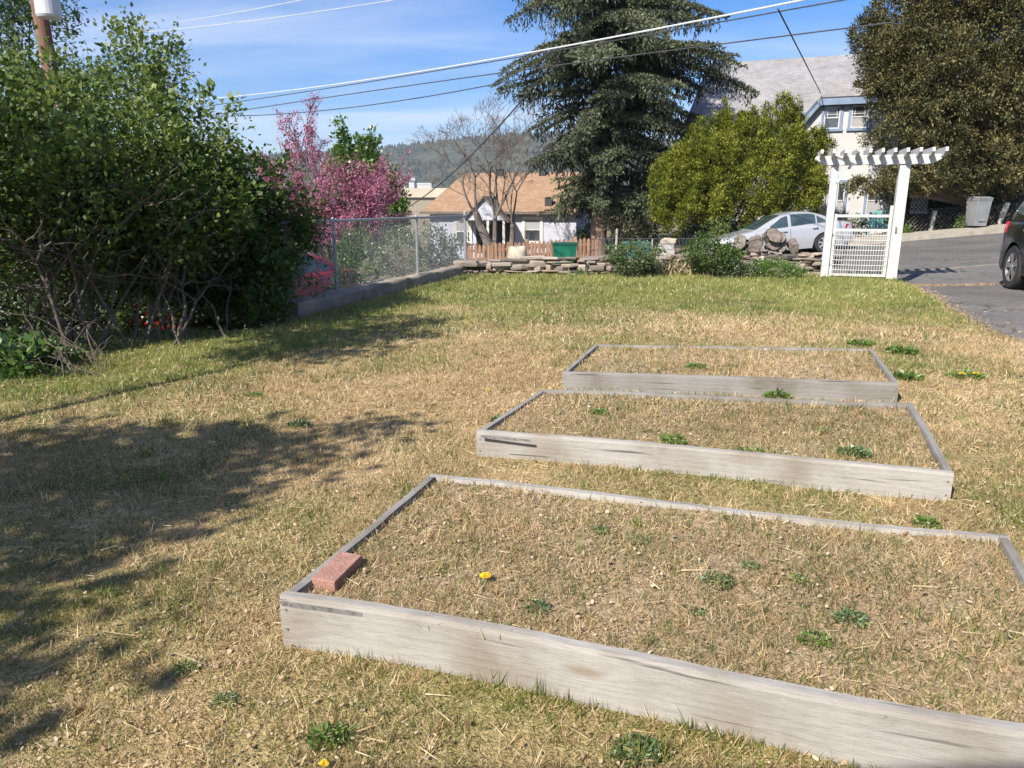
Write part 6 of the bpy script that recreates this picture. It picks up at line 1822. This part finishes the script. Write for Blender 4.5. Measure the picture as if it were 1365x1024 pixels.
# ------------------------------------------------------------------ weeds and dandelions in lawn and beds
yel = mat('dandelion_yellow', [(0.3, (.62, .40, .01)), (0.7, (.80, .58, .02))], rough=.7, scale=60)
stemm = mat('pale_stem', [(0.3, (.20, .24, .08)), (0.7, (.32, .34, .14))], rough=.8, scale=20)
def gz_at(p):
    z = float(ground_z(np.array([p.x]), np.array([p.y]))[0])
    return z if z == z else 0.0
def onground(px, py):
    p = G(px, py, 0); z = gz_at(p)
    for _ in range(4): p = G(px, py, z); z = gz_at(p)
    p.z = z
    return p
def dandelion(label, px, py, r=.017, h=.05):
    p = onground(px, py + 6); t = thing('dandelion', label, 'flower', p, group='yellow dandelions')
    q = MB()
    for ring, (rr, hh, n) in enumerate(((1.0, 0, 22), (.75, .003, 18), (.5, .006, 13), (.25, .008, 8))):
        for k in range(n):
            a = 2 * math.pi * (k + .5 * ring) / n; c, s_ = math.cos(a), math.sin(a)
            q.add([(.002 * c, .002 * s_, h + hh), (r * rr * c - r * .12 * s_, r * rr * s_ + r * .12 * c, h + hh + .003), (r * rr * 1.08 * c, r * rr * 1.08 * s_, h + hh + .002), (r * rr * c + r * .12 * s_, r * rr * s_ - r * .12 * c, h + hh + .003)], [(0, 1, 2, 3)])
    q.build('flower_head', yel, t)
    q = MB(); q.tube([(0.004, .004, 0), (.002, 0, h * .5), (0, 0, h)], .0022, 6); q.build('stem', stemm, t)
dandelion('yellow dandelion flower standing in the nearest bed', 647, 771, .019, .026)
dandelion('yellow dandelion flower at the bottom edge of the picture', 433, 1021, .012, .02)
dandelion('yellow dandelion at the far right of the lawn, left one of its pair', 1281, 500, .028, .05)
dandelion('yellow dandelion at the far right of the lawn, right one of its pair', 1300, 500, .028, .05)
dandelion('tiny yellow dandelion left of the middle bed', 650, 519, .016, .03)
wl = leafmat('lawn_weed_leaf', [(0, (.055, .105, .018)), (.5, (.115, .20, .036)), (1, (.23, .32, .075))], .35, .05, .45)
wl2 = leafmat('blue_green_weed_leaf', [(0, (.050, .095, .033)), (.5, (.105, .17, .060)), (1, (.20, .28, .12))], .35, .05, .45)
def weed(label, px, py, r, h, n, m):
    p = onground(px, py); t = thing('lawn_weed', label, 'weed', p, group='green weeds in the beds and the lawn')
    a = rng.uniform(0, 2 * math.pi, n); rr = r * rng.random(n) ** .55
    P = np.stack([np.cos(a) * rr, np.sin(a) * rr * .8, .004 + h * rng.random(n) * (1 - .6 * rr / r)], -1)
    A = unit(np.stack([np.cos(a) * .9, np.sin(a) * .9, rng.uniform(.1, .9, n)], -1) + rng.normal(size=(n, 3)) * .4)
    r = r * random.uniform(.85, 1.35); L_ = max(r * random.uniform(.2, .42), .011) * rng.uniform(.4, 1.3, n); P[:, :2] += rng.normal(0, r * .3, 2)
    me = np_mesh('leaves', leaf_verts(P, A, L_, L_ * rng.uniform(.35, .6, n), rng, .15), 4, rng.random(n)); link_mesh(me, 'leaves', m, t)
    q = MB()
    for k in range(7):
        an = random.uniform(0, 6.28); e = Vector((math.cos(an) * r * .75, math.sin(an) * r * .6, h * random.uniform(.2, .7))); q.tube([(0, 0, -.003), e * .5 + Vector((0, 0, .008)), e], .0016, 4)
    q.build('stems', stemm, t)
W1 = [(1147, 835, .05, .035, 'feathery dark green weed in the right middle of the nearest bed', wl2, 260), (1090, 858, .045, .03, 'small leafy weed near the front board of the nearest bed', wl, 150), (962, 782, .06, .03, 'bushy green weed in the centre right of the nearest bed', wl2, 260), (998, 757, .03, .02, 'little grey green weed behind the centre of the nearest bed', wl2, 110),
      (800, 712, .035, .03, 'upright green weed in the middle of the nearest bed', wl2, 130), (850, 722, .04, .02, 'flat green weed right of the upright one in the nearest bed', wl2, 130), (752, 690, .05, .03, 'pale green weed near the back left of the nearest bed', wl, 150), (1240, 752, .075, .04, 'largest leafy weed in the back right of the nearest bed', wl, 360), (1285, 745, .06, .03, 'yellow green weed beside the largest one in the nearest bed', wl, 220), (1126, 732, .05, .025, 'green weed along the back board of the nearest bed', wl, 190), (1080, 716, .035, .02, 'small green weed under the back board of the nearest bed', wl, 110), (1345, 797, .06, .04, 'grassy green weed at the right end of the nearest bed', wl, 240), (690, 680, .03, .02, 'tiny weed at the back left corner of the nearest bed', wl, 90), (1060, 775, .035, .02, 'tiny green weed right of the centre of the nearest bed', wl, 90), (718, 805, .04, .02, 'tiny green weed right of the yellow flower', wl2, 110), (930, 820, .03, .02, 'grey green sprig in the middle front of the nearest bed', wl2, 90),
      (676, 566, .085, .05, 'leafy weed in the left corner of the middle bed', wl, 320), (887, 588, .065, .04, 'dark green weed near the front of the middle bed', wl, 230), (800, 553, .06, .03, 'green weed behind the dark one in the middle bed', wl, 180), (1010, 604, .07, .03, 'low green weed on the front board of the middle bed', wl, 220), (1145, 607, .075, .05, 'green weed with a dead stalk at the right of the middle bed', wl2, 280), (1136, 551, .055, .03, 'green weed at the back right of the middle bed', wl, 170), (1095, 575, .05, .03, 'pale green weed right of centre in the middle bed', wl, 140), (1050, 536, .09, .07, 'tall green weed between the middle and the far bed', wl, 220), (965, 558, .05, .03, 'green weed at the back centre of the middle bed', wl, 140),
      (930, 493, .075, .04, 'dark green weed in the middle of the far bed', wl, 220), (1133, 479, .075, .035, 'green weed at the back right of the far bed', wl, 200), (850, 472, .10, .04, 'patch of pale green weed at the back left of the far bed', wl, 260),
      (1145, 459, .11, .06, 'dark green weed on the lawn just behind the far bed', wl, 260), (1200, 470, .13, .05, 'wide green weed on the lawn right of the far bed', wl, 330), (1290, 503, .14, .05, 'green weed under the pair of yellow dandelions', wl, 330), (1215, 506, .11, .04, 'green weed at the right front corner of the far bed', wl, 260), (1235, 700, .05, .03, 'green weed between the nearest and the middle bed', wl, 150), (940, 688, .04, .02, 'pale weed behind the back board of the nearest bed', wl, 110),
      (240, 898, .035, .035, 'green weed in the left foreground of the lawn', wl, 130), (305, 943, .04, .03, 'darker green weed in the left foreground near the bottom', wl2, 170), (458, 985, .05, .04, 'green leafy weed by the bottom edge left of the bed', wl, 230), (155, 792, .03, .02, 'bright little weed in the shade at the left of the lawn', wl, 90), (850, 1010, .06, .05, 'dark grassy weed at the bottom edge before the bed', wl2, 260), (405, 568, .07, .05, 'green weed at the edge of the tree shade', wl2, 200), (330, 528, .06, .03, 'green weed on the sunny strip before the lilac', wl, 160)]
for px, py, r, h, lab, m, n in W1: weed(lab, px, py, r, h, n, m)
# single stalks and grass along the front boards
n = 0
Vs, Ts = [], []
def tuft(px, py, k, h, lo, hi, sp=.02):
    p = onground(px, py)
    while bool(in_bed(np.array([p.x]), np.array([p.y]))[0]): p.y -= .03
    p.z = gz_at(p)
    a = rng.uniform(0, 6.28, k); tl = rng.uniform(.02, .5, k)
    A = np.stack([np.sin(tl) * np.cos(a), np.sin(tl) * np.sin(a), np.cos(tl)], -1)
    P = np.array(p) + np.stack([rng.normal(0, sp, k), rng.normal(0, sp, k), 0 * a], -1)
    Vs.append(blade_verts(P, A, h * rng.uniform(.45, 1.1, k), h * .07 * rng.uniform(.7, 1.3, k), rng)); Ts.append(rng.uniform(lo, hi, k))
for px, py, k, h in ((660, 915, 7, .10), (720, 930, 9, .08), (745, 938, 8, .07), (775, 950, 10, .06), (910, 960, 8, .08), (690, 945, 12, .05), (740, 965, 14, .05), (810, 960, 10, .06), (545, 935, 12, .06), (460, 895, 9, .06), (480, 888, 8, .055), (1030, 975, 8, .05), (930, 965, 10, .05), (950, 980, 8, .06), (470, 990, 16, .05), (850, 1005, 26, .07), (880, 1010, 22, .07), (820, 1012, 20, .06), (560, 870, 6, .04), (1000, 985, 9, .05)): tuft(px, py, k, h, .1, .7, .015)
for _ in range(420):
    y = random.uniform(1.7, 7.5); x = random.uniform(-.72, .78) * y
    g = float(greenmask(np.array([x]), np.array([y]))[0])
    if x > float(lawn_right(np.array([y]))[0]) or not (float(ground_z(np.array([x]), np.array([y]))[0]) == float(ground_z(np.array([x]), np.array([y]))[0])): continue
    if x < -1 and y > 6.8: continue
    p = Vector((x, y, float(ground_z(np.array([x]), np.array([y]))[0]))); k = random.randint(8, 26); gr = random.random() < .25 + g
    a = rng.uniform(0, 6.28, k); tl = rng.uniform(.05, .9, k); A = np.stack([np.sin(tl) * np.cos(a), np.sin(tl) * np.sin(a), np.cos(tl)], -1)
    h = random.uniform(.035, .075); sp = random.uniform(.01, .05)
    P = np.array(p) + np.stack([rng.normal(0, sp, k), rng.normal(0, sp, k), 0 * a], -1)
    if gr: Vs.append(blade_verts(P, A, h * rng.uniform(.5, 1.1, k), (.0022 + .0007 * y) * rng.uniform(.7, 1.3, k), rng)); Ts.append(rng.uniform(.1, .9, k))
prop(link_mesh(np_mesh('grass_tufts', np.concatenate(Vs), 3, np.concatenate(Ts)), 'grass_tufts', grm), 'scattered tufts of longer green grass in lawn and beds', 'grass', kind='stuff')

# ------------------------------------------------------------------ paving details, the house behind, the air
q = MB()
a, b = G(1250, 361), G(1360, 353)
gp_ = [Vector((x, 16.72, float(street_z(x)))) for x in np.linspace(8.6, 24, 40)]
for p, n_ in zip(gp_[:-1], gp_[1:]):
    h = .02
    q.add([(p.x, p.y - .03, p.z + h), (n_.x, n_.y - .03, n_.z + h), (n_.x, n_.y + .03, n_.z + h), (p.x, p.y + .03, p.z + h), (p.x, p.y - .1, p.z - .02), (n_.x, n_.y - .1, n_.z - .02), (n_.x, n_.y + .1, n_.z - .02), (p.x, p.y + .1, p.z - .02)], [(0, 1, 2, 3), (4, 5, 1, 0), (3, 2, 6, 7)])
prop(q.build('gutter_edge', mat('dusty_kerb', [(0.3, (.12, .10, .08)), (0.5, (.18, .15, .12)), (0.8, (.23, .195, .155))], rough=.95, scale=3, detail=8)), kind='structure')
# weeds and drifted straw in the joint of the driveway and along its edge
Vs, Ts = [], []
n = 2600
x = rng.uniform(7.3, 13, n); y = 13.55 + .07 * np.sin(x * 2) + rng.normal(0, .07, n); k = fbm(x * 3, x * 0, 2) > .42; x, y = x[k], y[k]; n = len(x)
z = drive_z(x, y)
tl = rng.uniform(.1, 1.3, n); az = rng.uniform(0, 6.28, n)
Vs.append(blade_verts(np.stack([x, y, z], -1), np.stack([np.sin(tl) * np.cos(az), np.sin(tl) * np.sin(az), np.cos(tl)], -1), rng.uniform(.02, .06, n), rng.uniform(.006, .012, n), rng)); Ts.append(rng.uniform(.0, .6, n))
n = 6000
y = rng.uniform(5.5, 15.6, n); x = lawn_right(y) + rng.exponential(.09, n) - .05
z = drive_z(x, y) + .006
tl = rng.uniform(1.0, 1.55, n); az = rng.uniform(0, 6.28, n)
Vs.append(blade_verts(np.stack([x, y, z], -1), np.stack([np.sin(tl) * np.cos(az), np.sin(tl) * np.sin(az), np.cos(tl)], -1), rng.uniform(.02, .06, n), rng.uniform(.005, .011, n), rng)); Ts.append(rng.uniform(.0, .7, n))
prop(link_mesh(np_mesh('joint_weeds', np.concatenate(Vs), 3, np.concatenate(Ts)), 'joint_weeds', drym), 'dry weeds and straw along the joints of the paving', 'grass', kind='stuff')

hb = thing('neighbour_house', 'pale house close behind the viewer whose eave shades the foreground', 'house', (3.1, -4.73, 0))
q = MB(); q.box((0, 0, 1.25), (11.0, 5.6, 2.6)); q.build('wall', stucco, hb)
ez_ = 2.8
roof_slab('roof', [(-5.75, 3.55, ez_), (-5.75, 0, ez_ + 1.3), (5.9, 0, ez_ + 1.3), (5.9, 3.55, ez_)][::-1], .14, greyshing, hb)
roof_slab('roof', [(-5.75, -3.55, ez_), (5.9, -3.55, ez_), (5.9, .002, ez_ + 1.302), (-5.75, .002, ez_ + 1.302)], .14, greyshing, hb)

hz = bpy.data.materials.new('haze_air'); hz.use_nodes = True
hnt = hz.node_tree
for n_ in list(hnt.nodes): hnt.nodes.remove(n_)
ho = hnt.nodes.new('ShaderNodeOutputMaterial'); hv = hnt.nodes.new('ShaderNodeVolumePrincipled')
hv.inputs['Color'].default_value = (.86, .91, 1.0, 1); hv.inputs['Density'].default_value = .00018; hv.inputs['Anisotropy'].default_value = .1
hnt.links.new(hv.outputs[0], ho.inputs['Volume'])
q = MB(); q.box((0, 600, 60), (6600, 7400, 300)); o = q.build('haze', hz)
prop(o, 'thin blue haze between the garden and the far hills', 'haze', kind='stuff')

low_clump('fence_weed', 'dark leafy weeds where the low concrete wall meets the lilac', 322, 392, 384, 446, 8.75, lilacL, .055, .038, 1500, 'weed')
low_clump('under_shrub', 'tall dark conifer growth between the spruce and the golden conifers', 838, 902, 165, 335, 32.5, MATS['spruce_needles'], .17, .05, 7500, 'shrub')

Vs, Ts = [], []
for _ in range(1500):
    y = 1.5 + 7.5 * random.random() ** 1.2; x = random.uniform(-.74, .80) * y
    if x > float(lawn_right(np.array([y]))[0]) or (x < -1.2 and y > 6.8): continue
    z = float(ground_z(np.array([x]), np.array([y]))[0])
    if z != z: continue
    k = random.randint(10, 30); a = rng.uniform(0, 6.28, k); tl = rng.uniform(.2, 1.35, k)
    A = np.stack([np.sin(tl) * np.cos(a), np.sin(tl) * np.sin(a), np.cos(tl)], -1); sp = random.uniform(.008, .03); h = random.uniform(.035, .07)
    Vs.append(blade_verts(np.array([x, y, z - .003]) + np.stack([rng.normal(0, sp, k), rng.normal(0, sp, k), 0 * a], -1), A, h * rng.uniform(.5, 1.15, k), (.0020 + .0006 * y) * rng.uniform(.7, 1.4, k), rng)); Ts.append(np.clip(rng.normal(random.uniform(.3, .75), .15, k), 0, 1))
prop(link_mesh(np_mesh('dry_tufts', np.concatenate(Vs), 3, np.concatenate(Ts)), 'dry_tufts', drym), 'matted tufts of dead straw coloured grass in the lawn and beds', 'grass', kind='stuff')
